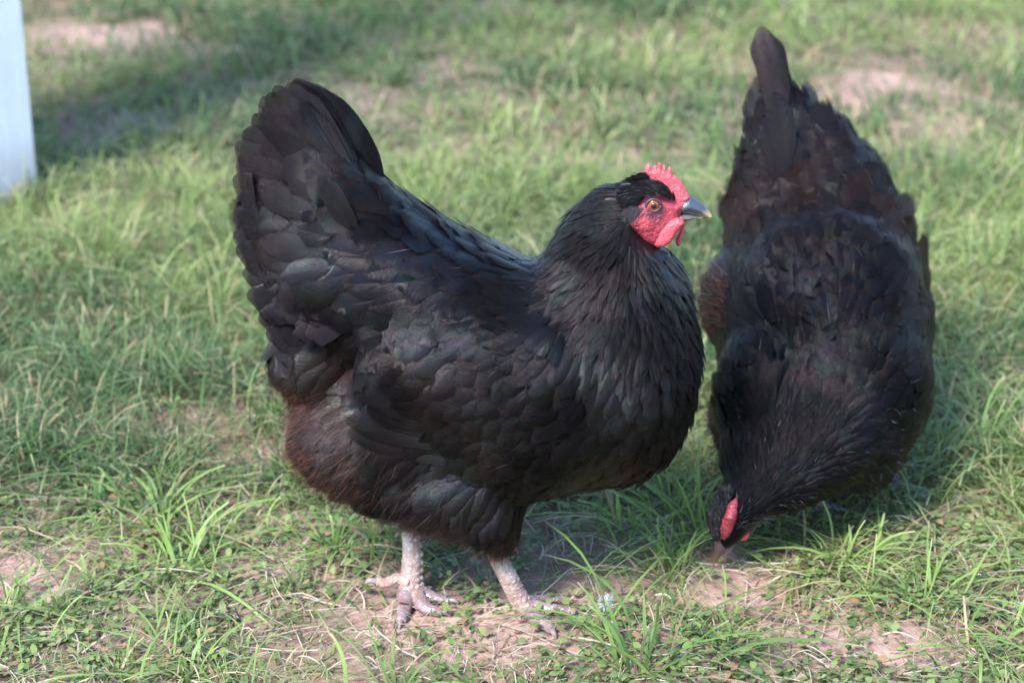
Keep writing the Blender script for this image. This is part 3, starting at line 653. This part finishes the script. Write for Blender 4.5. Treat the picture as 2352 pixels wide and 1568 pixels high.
    for sd in (1, -1):
        for i, (tx, ty, rx, ry) in enumerate(fan):
            r0 = P(rx, ry, Y); t0 = P(tx + RNG.normal(0, 5), ty + RNG.normal(0, 5), Y); spread = .005 + .0024*i
            r0[1] += sd*.022; t0[1] += sd*(spread + (.003 if i % 2 else 0))
            quill(ac, r0, t0, .034, (-.15, sd, .25), .05*sd*(1 if i < 8 else -.4), TL, 16, .12)
            tm_ = t0*.86 + r0*.14; quill(ac, r0 + np.array([0, sd*.006, 0]), tm_ + np.array([.002, sd*.006, .004]), .027, (-.1, sd, .2), .05*sd*(1 if i < 8 else -.4), TL, 16, .12)
        for i in range(58):                              # big tail coverts
            f = RNG.random(); g = RNG.random(); f = f if i < 14 else .38 + .62*f
            tx, ty = 590 + 130*g + 45*(1-f), 262 + 430*f + 40*g; an = math.atan2(ty - 600 - 60*f, tx - 880)
            L = RNG.uniform(190, 270) if i < 14 else RNG.uniform(95, 150); r0 = P(tx - math.cos(an)*L, ty - math.sin(an)*L, Y); t0 = P(tx, ty, Y)
            yy = .024 + .028*g + .004*RNG.random() + .012*f
            r0[1] += sd*(yy + .004); t0[1] += sd*yy
            quill(ac, r0, t0, .025*RNG.uniform(.8, 1.15), (-.1, sd, .2), .03*sd, TL, 14, .12)
    for i, (tx, ty, rx, ry) in enumerate(fan[:13]):
        quill(ac, P(rx, ry, Y + .002), P(tx + 9 + 4*(i % 3), ty + 16, Y + .002*(i % 2)), .040, (-.15, -1, .2), -.05, (.006, .005, .0055), 16, .08)
    # the arched far feather whose dark inner face closes the top outline
    for px0, py0, px1, py1, sg in ((868, 470, 700, 205, -.10), (880, 490, 730, 232, -.09), (860, 450, 672, 190, -.09)):
        quill(ac, P(px0, py0, Y), P(px1, py1, Y) + np.array([0, .012, 0]), .030, (.1, -1, .1), sg, (.004, .0035, .004), 18, .2)
    k = sel(taily & ((cx > 770) | (cy > 440))); feathers(ac, h, pts[k], nor[k], dr[k], pm[k, 0], pm[k, 1], pm[k, 2], pm[k, 3:6], .002, .5, 8)
    ac.build("tail", M_FEA, root)
    # downy abdomen, thighs; fine hairs on neck and throat
    ac = Acc()
    def kf(p, n):
        a, b = proj(p[:, 0], np.full(len(p), Y), p[:, 2]); e = RNG.random(len(p))
        return ((a < 740 + 160*e*e) & (b > 825 + 60*e)) | ((b > 1150 + 60*e) & (a < 1230) & (e < .4))
    fluff(ac, h, 360000, kf, ctrl, .022, .00015, (.012, .0050, .0035), (.085, .031, .019), (.10, .6))
    def kg(p, n):
        a, b = proj(p[:, 0], np.full(len(p), Y), p[:, 2]); e = RNG.random(len(p)); return (a > 740) & (a < 820 + 300*e) & (b > 890 + 50*e) & (b > 1010 + (a-900)*.45 - 60)
    fluff(ac, h, 90000, kg, ctrl, .017, .00018, (.007, .0035, .003), (.034, .015, .011), (.08, .5))
    def kn(p, n):
        a, b = proj(p[:, 0], np.full(len(p), Y), p[:, 2]); return (b < 640) & (a > 1200) & ~((a > 1424 + np.maximum(0, b-500)*1.03) & (b > 455) & (b < 575))
    fluff(ac, h, 45000, kn, ctrl, .010, .00018, (.005, .005, .005), (.03, .03, .033), (.03, .22))
    def kl(p, n):
        a, b = proj(p[:, 0], np.full(len(p), Y), p[:, 2]); return (a > 1090) & (a < 1215) & (b > 1170)
    fluff(ac, h, 30000, kl, ctrl, .011, .0003, (.006, .005, .005), (.018, .012, .011), (.03, .2))
    ac.build("down", M_FLU, root)
    # ---- head
    def Hd(x, y, dy=0): return P(1320.7 + .1831*x, 344.5 + .1831*y, Y - dy)
    hc = lambda x, y: Hd(x, y, 0)
    face = [(640, 690), (700, 630), (780, 570), (860, 520), (950, 490), (1060, 490), (1150, 520), (1250, 580), (1330, 590), (1430, 585), (1410, 700), (1330, 780), (1330, 850), (1410, 880), (1370, 940), (1290, 1010), (1220, 1110), (1120, 1180), (990, 1200), (900, 1170), (820, 1110), (760, 1040), (680, 960), (620, 900), (595, 850), (610, 770)]
    def fcol(x, y):
        e = math.hypot((x-985)/150, (y-700)/135); k = np.clip((e-.65)/.5, 0, 1); g = np.array([.35, .5, .6])*(1-k) + k
        b = np.clip((x-1290)/120, 0, 1)*np.clip((760-y)/100, 0, 1)*np.clip(y/640-.9, 0, 1)*3; g = g*(1-min(b, .6)) + np.array([.35, .6, .7])*min(b, .6)
        w = math.exp(-((y - 880 - (x-900)*-.15)/60)**2)*.3 if x < 1150 else 0
        return g*(1-w)
    ac = Acc(); inflate(ac, face, hc, .0205, 150, fcol, 16, lambda q: np.interp(q[:, 0], [600, 900, 1200, 1420], [1.0, 1.0, .72, .40])*np.interp(q[:, 1], [500, 900, 1200], [1, 1, .75]), 0, .12)
    ac.build("face", M_RED, root)
    comb = [(1450, 600), (1440, 575), (1385, 480), (1335, 400), (1290, 345), (1250, 315), (1232, 330), (1215, 290), (1205, 225), (1185, 205), (1168, 230), (1162, 280), (1145, 260), (1135, 200), (1115, 183), (1100, 205), (1092, 250), (1082, 180), (1060, 152), (1038, 172), (1035, 235), (1022, 195), (1000, 190), (985, 215), (975, 250), (950, 200), (928, 170), (900, 185), (870, 240), (868, 275), (900, 305), (930, 330), (945, 375), (1000, 395), (1080, 430), (1150, 480), (1200, 560), (1240, 650), (1330, 660)]
    ac = Acc(); inflate(ac, comb, hc, .0032, 45, (1, 1, 1), 11, lambda q: np.interp(q[:, 1], [150, 400, 600], [.6, 1.2, 2.2]), 0, .25); ac.build("comb", M_COMB, root)
    w1 = [(1290, 845), (1350, 870), (1385, 905), (1360, 940), (1290, 1010), (1240, 1100), (1190, 1170), (1110, 1218), (1030, 1225), (990, 1190), (1005, 1120), (1050, 1020), (1120, 930), (1200, 870)]
    ac = Acc(); inflate(ac, w1, lambda x, y: Hd(x, y, .013), .005, 70, (1.02, .95, .95), 14, None, 0, .2); ac.build("wattle", M_COMB, root)
    w2 = [(1340, 950), (1375, 930), (1372, 1010), (1345, 1110), (1325, 1190), (1285, 1208), (1262, 1170), (1270, 1100), (1300, 1030)]
    ac = Acc(); inflate(ac, w2, lambda x, y: Hd(x, y, -.010), .004, 40, (.95, .9, .9), 12); ac.build("wattle", M_COMB, root)
    def bcol(x, y):
        k = np.clip((x-1530)/170, 0, 1)*np.clip((y-720)/110, 0, 1); k2 = np.clip((y-735)/60, 0, 1)*.5
        g = np.array([.06, .065, .09])*(1-k2) + np.array([.22, .17, .13])*k2
        return g*(1-k) + np.array([.62, .42, .17])*k
    up = [(1300, 640), (1360, 600), (1440, 575), (1530, 628), (1620, 690), (1685, 765), (1722, 835), (1705, 862), (1650, 845), (1560, 805), (1430, 775), (1330, 775), (1250, 800)]
    ac = Acc(); inflate(ac, up, hc, .0095, 130, bcol, 12, lambda q: np.interp(q[:, 0], [1250, 1450, 1720], [1.25, 1, .6]))
    for sd in (-1, 1):
        q = Hd(1455, 690); q[1] += sd*.0072; ball(ac, q, .0016, (.01, .01, .01), (2.4, .6, .7), 12)
    lo = [(1240, 806), (1330, 785), (1430, 788), (1560, 818), (1650, 858), (1600, 864), (1500, 858), (1420, 878), (1340, 880)]
    inflate(ac, lo, hc, .0085, 70, lambda x, y: bcol(x, y)*.8, 12, lambda q: np.interp(q[:, 0], [1250, 1450, 1650], [1.15, .9, .5]))
    ac.build("beak", M_BEAK, root)
    for sd in (-1, 1):
        e = Hd(985, 690, .0178); 
        if sd > 0: e[1] = 2*Y - e[1]
        a = Acc(); ball(a, e, .0052, (1, 1, 1), (1, .55, 1), 24); eye = a.build("eye", M_IRIS, root)
        a = Acc(); ball(a, e + np.array([.0001, sd*.0019, -.0001]), .0028, (1, 1, 1), (1, .52, 1), 20); p = a.build("pupil", M_PUP, eye)
        p.parent = eye; p.matrix_parent_inverse = eye.matrix_world.inverted()
        a = Acc(); ring = [e + np.array([math.cos(t)*.0064, sd*.0008, math.sin(t)*.0056]) for t in np.linspace(0, 2*math.pi, 25)]
        tube(a, ring, [.0015]*25, (1, 1, 1), 8, 1, (0, 1, 0), None, 1); q = a.build("eyelid", M_LID, eye); q.parent = eye; q.matrix_parent_inverse = eye.matrix_world.inverted()
        # ear tuft
        a = Acc(); q = Hd(745, 775, .0165)
        if sd > 0: q[1] = 2*Y - q[1]
        ball(a, q, .0066, (1, 1, 1), (1.15, .5, .8), 16, Matrix.Rotation(R(25)*1, 4, 'Y'))
        N = 500; o = RNG.normal(0, .0036, (N, 3))*np.array([1.1, .25, .8]); p0 = q + o + np.array([0, sd*.0028, 0]); d = nrm(np.array([-.8, 0, -.5]) + RNG.normal(0, .25, (N, 3)))
        t = np.linspace(0, 1, 4)[None, :, None]; strips(a, p0[:, None] + d[:, None]*.006*t + np.array([0, sd, 0])*.001*t, nrm(np.cross(d, [0, 1, 0]))[:, None], np.full((N, 4), .0002), np.full((N, 4, 3), 1.))
        a.build("ear", M_EAR, root)
        # brow feathers sweeping back over the red skin
        a = Acc(); N = 2600; s0 = RNG.random(N); w0 = RNG.random(N)**.8
        bx = np.interp(s0, [0, .4, .75, 1], [1245, 1100, 900, 640]); w0 = w0*(1 if sd < 0 else .45); by = np.interp(s0, [0, .4, .75, 1], [635, 555, 560, 660]) - w0*np.interp(s0, [0, .3, 1], [40, 130, 210])
        dep = .0185*np.sqrt(np.clip(1-w0**2*.75, 0, 1))*np.interp(s0, [0, .3, 1], [.62, .95, 1.05])
        p0 = np.array([Hd(x_, y_, d_) for x_, y_, d_ in zip(bx, by, dep)])
        ang = np.interp(s0, [0, .35, .7, 1], [.9, .35, -.05, -.55]) + RNG.normal(0, .12, N)
        d = np.stack([-np.cos(ang), -(.12)*np.ones(N)*0, np.sin(ang)], -1)
        if sd > 0: p0[:, 1] = 2*Y - p0[:, 1]
        l = RNG.uniform(.006, .013, N)[:, None, None]; t = np.linspace(0, 1, 5)[None, :, None]; out = np.array([0, sd, 0])
        pp = p0[:, None] + d[:, None]*l*t + out*(.0012 + .002*np.sin(t*2.6)) + RNG.normal(0, .0004, (N, 1, 3))
        m = (RNG.random((N, 1, 1)) < .12)*1.0; cc = np.array([.005, .0045, .005])*(1-m) + np.array([.03, .03, .035])*m
        strips(a, pp, nrm(np.cross(d, out))[:, None], np.interp(t[0, :, 0], [0, .6, 1], [.0004, .0004, .00008])[None]*np.ones((N, 1)), np.broadcast_to(cc, (N, 5, 3)))
        a.build("brow", M_FLU, root)
    # ---- legs
    def L(px, py, y): return P(px, py, y)
    k = .000395
    f1 = 1.945; g1 = gz(P(940, 1385, f1)[0], f1)
    s1 = [L(955, 1130, 1.972), L(942, 1210, 1.965), L(946, 1262, 1.958), L(944, 1315, 1.950), L(944, 1358, f1), L(948, 1378, f1-.003)]
    def onground(px, py, r): p = G(px, py, r); p[2] = r + float(gz(p[0], p[1])); return p
    t1 = [([L(946, 1345, f1), L(975, 1362, f1-.002), onground(1008, 1372, .005), onground(1034, 1378, .004)], [.0085, .0065, .005, .004]),
          ([L(948, 1352, f1), onground(975, 1388, .006), onground(1000, 1400, .005), onground(1016, 1404, .004)], [.0085, .0065, .005, .004]),
          ([L(940, 1345, f1), L(932, 1372, f1-.01), onground(925, 1402, .005), onground(920, 1420, .004)], [.010, .0085, .006, .0045])]
    h1 = ([L(938, 1335, f1), L(912, 1328, f1), L(888, 1338, f1-.003), L(864, 1336, f1-.005)], [.009, .0055, .0055, .005])
    leg(root, s1, [.0084, .0078, .0088, .0096, .0106, .0086], t1, h1)
    f2 = 1.918
    s2 = [L(1122, 1220, 1.925), L(1138, 1270, 1.920), L(1164, 1320, 1.918), L(1186, 1364, 1.917), L(1205, 1398, f2-.002), L(1212, 1412, f2-.003)]
    t2 = [([L(1205, 1390, f2), onground(1250, 1398, .006), onground(1296, 1404, .0055), onground(1334, 1414, .004)], [.0090, .0062, .0055, .0042]),
          ([L(1203, 1382, f2), L(1230, 1380, f2+.01), onground(1262, 1378, .005), onground(1296, 1380, .004)], [.0085, .006, .005, .004]),
          ([L(1208, 1400, f2), onground(1235, 1424, .006), onground(1256, 1438, .005), onground(1268, 1452, .004)], [.0095, .0070, .0056, .0042])]
    h2 = ([L(1196, 1392, f2), L(1185, 1402, f2+.006), L(1172, 1400, f2+.014), L(1160, 1404, f2+.02)], [.008, .0052, .0045, .0035])
    leg(root, s2, [.0088, .0082, .0088, .0090, .0102, .0084], t2, h2)

def hen_two():
    h = Hen(2.17, False)
    root = bpy.data.objects.new("hen", None); root.location = (P(1900, 1150, 2.17)[0], 2.17, 0); COL.objects.link(root)
    tag(root, "black hen facing the camera with its head lowered to peck the grass", "hen", "black hens on the lawn")
    h.ell(1893, 790, 232, 300, .105, 0, 2.17)
    h.ell(1935, 880, 190, 230, .095, 0, 2.13)
    h.chain([(1893, 760, 230, 250, .10, 2.19), (1880, 600, 205, 200, .085, 2.26), (1858, 480, 155, 160, .065, 2.31), (1815, 370, 100, 110, .045, 2.345), (1785, 280, 62, 80, .025, 2.37)])
    h.chain([(1925, 900, 180, 180, .085, 2.11), (1870, 1000, 150, 130, .065, 2.06), (1800, 1080, 108, 82, .045, 2.022), (1735, 1135, 76, 55, .030, 2.000), (1700, 1168, 53, 50, .022, 1.990), (1682, 1205, 40, 44, .017, 1.986), (1664, 1240, 23, 28, .010, 1.984)])
    h.ell(1745, 920, 92, 160, .07, 0, 2.10); h.ell(1722, 1060, 62, 90, .045, 0, 2.045); h.ell(1955, 985, 125, 130, .07, 0, 2.09)
    h.ell(1675, 700, 45, 95, .045, 0, 2.22); h.ell(1690, 950, 40, 75, .04, 0, 2.22); h.ell(1960, 1040, 70, 70, .06, 0, 2.15)
    h.solid()
    def c(px, py, Y, dx, dy, dY, L, W, t, col): return (px, py, Y, dx, dy, dY, L, W, t, *col)
    BB = (.0022, .0021, .0026); NN = (.0020, .0022, .0042)
    ctrl = [c(1675, 1190, 2.0, .25, -1, .03, .012, .0035, .15, BB), c(1720, 1120, 2.0, .5, -.85, .05, .028, .006, .14, BB), c(1700, 1050, 2.02, .35, -1, .05, .035, .007, .14, BB), c(1800, 1040, 2.0, .6, -.8, .05, .034, .008, .13, BB), c(1850, 1130, 2.0, .95, -.35, .06, .028, .007, .16, BB), c(1800, 960, 2.0, .5, -.9, .05, .04, .010, .12, BB),
            c(1900, 1000, 2.0, .75, -.7, .05, .036, .012, .12, BB), c(1980, 1060, 2.02, .9, -.5, .07, .034, .014, .13, BB), c(2040, 950, 2.05, .5, -.85, .1, .034, .018, .12, BB), c(2100, 850, 2.1, .25, -1, .1, .034, .020, .12, NN), c(1900, 850, 2.05, .25, -1, .06, .036, .020, .11, BB), c(1760, 850, 2.05, .1, -1, .06, .036, .020, .12, BB),
            c(1690, 800, 2.1, -.05, -1, .08, .036, .020, .12, NN), c(1680, 650, 2.15, -.1, -1, .05, .036, .020, .12, NN), c(1900, 700, 2.08, .05, -1, .08, .036, .022, .11, NN), c(2080, 700, 2.12, .1, -1, .08, .036, .022, .12, NN), c(1750, 600, 2.16, -.1, -1, .07, .04, .022, .12, BK), c(1900, 560, 2.16, 0, -1, .07, .038, .022, .11, BK), c(2040, 560, 2.2, .45, -1, .05, .05, .030, .36, BR), c(1700, 500, 2.24, -.5, -.9, .05, .05, .030, .34, BR),
            c(1850, 460, 2.24, -.1, -1, .05, .045, .024, .12, BR), c(1990, 430, 2.27, .6, -.9, .04, .055, .032, .42, BK), c(1710, 380, 2.29, -.45, -.9, .03, .055, .032, .36, BK), c(1810, 350, 2.29, -.2, -1, .03, .05, .028, .12, TL), c(1900, 350, 2.31, .45, -1, .03, .055, .032, .42, BK), c(1760, 250, 2.34, -.2, -1, .01, .05, .028, .1, TL),
            c(2080, 600, 2.25, .7, -.6, .05, .05, .026, .4, BR), c(1650, 720, 2.22, -.8, -.4, .05, .03, .012, .2, BR), c(1660, 970, 2.22, -.6, .6, .05, .03, .012, .2, BR), c(2000, 1080, 2.15, .3, .6, .1, .03, .012, .2, BR)]
    pts, nor = h.sample(42000); dr, pm = h.field(ctrl, pts); cx, cy = proj(pts[:, 0], pts[:, 1], pts[:, 2])
    low = (cy > 1180); ok = ~low & (pts[:, 2] > .05); idx = np.where(ok)[0]; kp = idx[h.pick(pts[idx], pm[idx, 1]*.52)]
    sel = lambda m: kp[m[kp]]
    hack = (pm[:, 1] < .0125) & (cx > 1660) & (cy > 930) & (pts[:, 1] < 2.12) & ((cx > 1700) | (cy > 1000))
    wing = (cy > 600) & (cy < 1000) & ((cx < 1790) | (cx > 1995)) & ~hack & (pts[:, 1] > 2.06)
    taily = (cy < 470) & ~wing & ~hack
    ac = Acc(); fit_core(ac, h, (.003, .003, .003)); k = sel(~hack & ~wing & ~taily); feathers(ac, h, pts[k], nor[k], dr[k], pm[k, 0], pm[k, 1], pm[k, 2]*1.2, pm[k, 3:6]); ac.build("body", M_FEA2, root)
    ac = Acc(); k = sel(hack); feathers(ac, h, pts[k], nor[k], dr[k], pm[k, 0], pm[k, 1]*1.25, pm[k, 2], pm[k, 3:6], .001, .3, 6, .75); ac.build("hackle", M_FEA2, root)
    for sd in (-1, 1):
        ac = Acc(); k = sel(wing & ((cx-1893)*sd > 0)); feathers(ac, h, pts[k], nor[k], dr[k], pm[k, 0], pm[k, 1], pm[k, 2], pm[k, 3:6], .005, .35)
        for i in range(6):
            y0 = 2.10 + .01*i
            quill(ac, P(1893 + sd*225, 900 - 10*i, y0), P(1893 + sd*(218 - 4*i), 640 + 16*i, y0 + .10), .028, (sd, -.3, .1), 0, NN, 12)
        ac.build("wing", M_FEA2, root)
    ac = Acc()
    for i, (tx, ty, rx, ry, w) in enumerate([(1748, 60, 1788, 300, .038), (1770, 120, 1795, 340, .032), (1775, 160, 1800, 400, .030), (1738, 175, 1775, 400, .030), (1802, 185, 1820, 420, .030), (1724, 205, 1770, 430, .032), (1830, 225, 1840, 440, .030), (1712, 300, 1765, 480, .034), (1870, 285, 1860, 470, .034), (1905, 300, 1870, 480, .034), (1945, 330, 1880, 500, .034), (1985, 345, 1890, 520, .034), (2015, 385, 1900, 550, .034),
                                             (1690, 360, 1770, 520, .034), (1680, 410, 1780, 560, .036), (1668, 470, 1790, 600, .036), (2030, 430, 1920, 590, .036), (2062, 470, 1930, 620, .034), (1662, 530, 1790, 640, .036), (2090, 540, 1940, 670, .034), (2100, 610, 1960, 720, .030), (2098, 590, 1975, 680, .026), (1780, 210, 1800, 420, .03), (1755, 270, 1790, 440, .03), (1800, 290, 1810, 470, .032), (1840, 330, 1830, 480, .03), (1760, 340, 1800, 520, .032)]):
        yy = 2.345 - .0025*abs(i-3)*.6 + (0.02 if i > 11 else 0) - (.025 if i > 11 else 0) - (.03 if i > 20 else 0)
        quill(ac, P(rx, ry, yy - .02), P(tx, ty, yy + .02 - (.0 if i < 12 else .02)), w, ((tx-1830)/500., -1, .3), .04*(1 if tx > 1830 else -1), TL if tx < 1830 else BK, 14, .25)
    k = sel(taily); feathers(ac, h, pts[k], nor[k], dr[k], pm[k, 0], pm[k, 1], pm[k, 2], pm[k, 3:6], .002, .45, 8); ac.build("tail", M_FEA2, root)
    ac = Acc()
    def kf(p, n):
        a, b = proj(p[:, 0], p[:, 1], p[:, 2]); return ((a < 1690) & (b > 640) & (b < 760)) | ((a < 1700) & (b > 910) & (b < 1040) & (p[:, 1] > 2.12)) | ((b > 1060) & (a > 1890) & (p[:, 1] > 2.09))
    fluff(ac, h, 60000, kf, ctrl, .022, .0003, (.010, .005, .004), (.045, .020, .015), (.3, 1.0))
    def kn(p, n):
        a, b = proj(p[:, 0], p[:, 1], p[:, 2]); return (b > 930) & (p[:, 1] < 2.13) & (b < 1225)
    fluff(ac, h, 36000, kn, ctrl, .012, .0002, (.003, .003, .0035), (.03, .03, .034), (.03, .22))
    fluff(ac, h, 3600, kn, ctrl, .012, .00022, (.04, .045, .05), (.12, .13, .145), (.10, .26))  # sparse pale strands: glints along the hackle edges put into the strand colour
    ac.build("down", M_FLU, root)
    # head: crown towards us, small comb, beak on the ground
    def Z(x, y, Y): return P((2700 + .5739*x)*.5742, (1400 + .5739*y)*.5742, Y - .028)
    ac = Acc()
    mid = [Z(432, 1040, 2.0), Z(404, 1100, 1.996), Z(390, 1180, 1.994), Z(360, 1260, 1.996), Z(338, 1330, 2.0)]
    for (off, hgt) in ((0, 1.0),):
        top = []
        n = 29; V, F, C = [], [], []
        for i in range(n):
            f = i/(n-1)*4; k_ = min(int(f), 3); u = f-k_; c0 = mid[k_]*(1-u) + mid[k_+1]*u
            wd = np.interp(i/(n-1), [0, .15, .5, .8, 1], [.0008, .0052, .0074, .0068, .0050])*.82; hg = np.interp(i/(n-1), [0, .1, .5, .9, 1], [.001, .007, .010, .006, .002])*.8
            for j in range(9):
                a = math.pi*j/8; V.append(c0 + np.array([-math.cos(a)*wd, -math.sin(a)*hg*.9 + .004, math.sin(a)*hg*.35 + math.cos(a)*wd*.25]) + RNG.normal(0, .0004, 3)); C.append(np.array([.66, .60, .70])*(.35 + .9*float(fbm(np.array(i*.9), np.array(j*.9), .5, 61))))
        for i in range(n-1):
            for j in range(8): F.append([i*9+j, i*9+j+1, (i+1)*9+j+1, (i+1)*9+j])
        ac.add(np.array(V), F, np.array(C))
    ac.build("comb", M_COMB, root)
    ac = Acc(); tube(ac, [Z(340, 1240, 2.012), Z(328, 1320, 2.011), Z(304, 1395, 2.012), Z(284, 1450, 2.014), Z(268, 1500, 2.016)], [.0080, .0074, .0048, .0028, .0006], [(.05, .04, .05), (.07, .05, .06), (.08, .045, .04), (.15, .075, .04), (.26, .13, .06)], 12, .8, (0, 1, .2), None, 5)
    ac.build("beak", M_BEAK, root)
    ac = Acc(); ball(ac, Z(470, 1275, 2.012), .009, (.9, .9, .9), (.8, .5, .9), 16); ac.build("wattle", M_COMB, root)
    ac = Acc(); tube(ac, [Z(350, 1150, 2.018), Z(340, 1230, 2.016), Z(328, 1325, 2.012)], [.017, .016, .0075], (.06, .05, .06), 14, .8, (0, 1, .2), None, 6)
    for sx_ in (-1, 1): ball(ac, Z(345 + sx_*70 + 12, 1235, 2.014), .0055, (1, 1, 1), (.7, .8, 1), 12)
    ac.build("face", M_RED, root)
    for sx_ in (-1, 1):
        a = Acc(); e = Z(350 + sx_*74 + 12, 1225, 2.016); ball(a, e, .004, (1, 1, 1), (.6, .8, .9), 14); eye = a.build("eye", M_IRIS, root)
        a = Acc(); ball(a, e + np.array([sx_*.0015, -.0008, 0]), .0022, (1, 1, 1), (.6, .8, .9), 12); p = a.build("pupil", M_PUP, eye); p.parent = eye; p.matrix_parent_inverse = eye.matrix_world.inverted()
    # dark feathers around the comb
    a = Acc(); N = 3000; s0 = RNG.random(N); sd = np.where(RNG.random(N) < .5, -1, 1)
    q = np.array([Z(np.interp(s, [0, .5, 1], [325, 372, 440]) + e*np.interp(s, [0, .4, 1], [45, 95, 110])*w, np.interp(s, [0, .5, 1], [1330, 1190, 1010]), 2.006 - .010*(1-w)) for s, e, w in zip(s0, sd, RNG.uniform(.35, 1.15, N))])
    d = nrm(np.array(Z(440, 1000, 2.03) - Z(325, 1330, 2.0))[None] + np.stack([sd*.02, np.zeros(N), np.zeros(N)], -1) + RNG.normal(0, .008, (N, 3))); t = np.linspace(0, 1, 4)[None, :, None]
    strips(a, q[:, None] + d[:, None]*t*RNG.uniform(.008, .014, (N, 1, 1)) + np.array([0, -1, .3])*.003*np.sin(t*2.4), nrm(np.cross(d, [0, 1, 0]))[:, None], np.full((N, 4), .0004)*np.array([1, 1, .8, .2]), np.broadcast_to(np.where(RNG.random((N, 1, 1)) < .1, .03, .004)*np.ones(3), (N, 4, 3)))
    a.build("crest", M_FLU, root)
    # legs, mostly hidden behind the breast
    def og(px, py, r): p = G(px, py, r); p[2] = r + float(gz(p[0], p[1])); return p
    for bx, by, ya, toe in ((1880, 1168, 2.20, [(1845, 1182), (1905, 1180), (1930, 1168)]), (2040, 1100, 2.26, [(2060, 1124), (2112, 1130), (2143, 1128)])):
        g0 = og(bx, by, .010); g0[1] = max(g0[1], 2.13)
        s = [g0 + np.array([-.03, .06, .12]), g0 + np.array([-.025, .045, .085]), g0 + np.array([-.012, .02, .04]), g0 + np.array([0, 0, .008]), g0 + np.array([0, -.003, 0])]
        toes = [([g0 + np.array([0, 0, .003]), (g0 + og(x, y, .006))/2, og(x, y, .005)], [.008, .0065, .0045]) for x, y in toe]
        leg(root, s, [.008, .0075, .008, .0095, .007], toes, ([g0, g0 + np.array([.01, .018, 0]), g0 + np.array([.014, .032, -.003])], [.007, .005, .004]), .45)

hen_one()
hen_two()
for px, py in ((944, 1372), (1207, 1404)):
    c = G(px, py); HENB.append((c[0], c[1], .018, 0))
for px, py in ((1285, 1405), (1240, 1425), (990, 1388), (925, 1395), (1660, 1270), (1690, 1240)):
    c = G(px, py); HENB.append((c[0], c[1], .008, 0))
for px, py in ((1200, 1450), (1270, 1475), (1130, 1440), (945, 1430), (1020, 1425), (1330, 1450)):
    c = G(px, py); HENB.append((c[0], c[1], .013, 0))
for px, py in ((1650, 1285), (1665, 1320), (1640, 1340), (1655, 1370)):
    c = G(px, py); HENB.append((c[0], c[1], .030, 0))
ground_cover()

# a scrap of white down caught in the grass beyond the near foot
def down_scrap():
    a = Acc(); c = G(1392, 1384, .008); N = 260; d = nrm(RNG.normal(0, 1, (N, 3))*np.array([1, .6, .8])); t = np.linspace(0, 1, 4)[None, :, None]
    strips(a, c + d[:, None]*t*RNG.uniform(.003, .010, (N, 1, 1)) + RNG.normal(0, .001, (N, 1, 3)), nrm(np.cross(d, [0, 0, 1]))[:, None], np.full((N, 4), .00022), np.full((N, 4, 3), (.62, .64, .72)))
    o = a.build("down_feather", M_STRAW); tag(o, "tiny tuft of white down caught in the grass ahead of the standing hen's foot", "feather")
down_scrap()
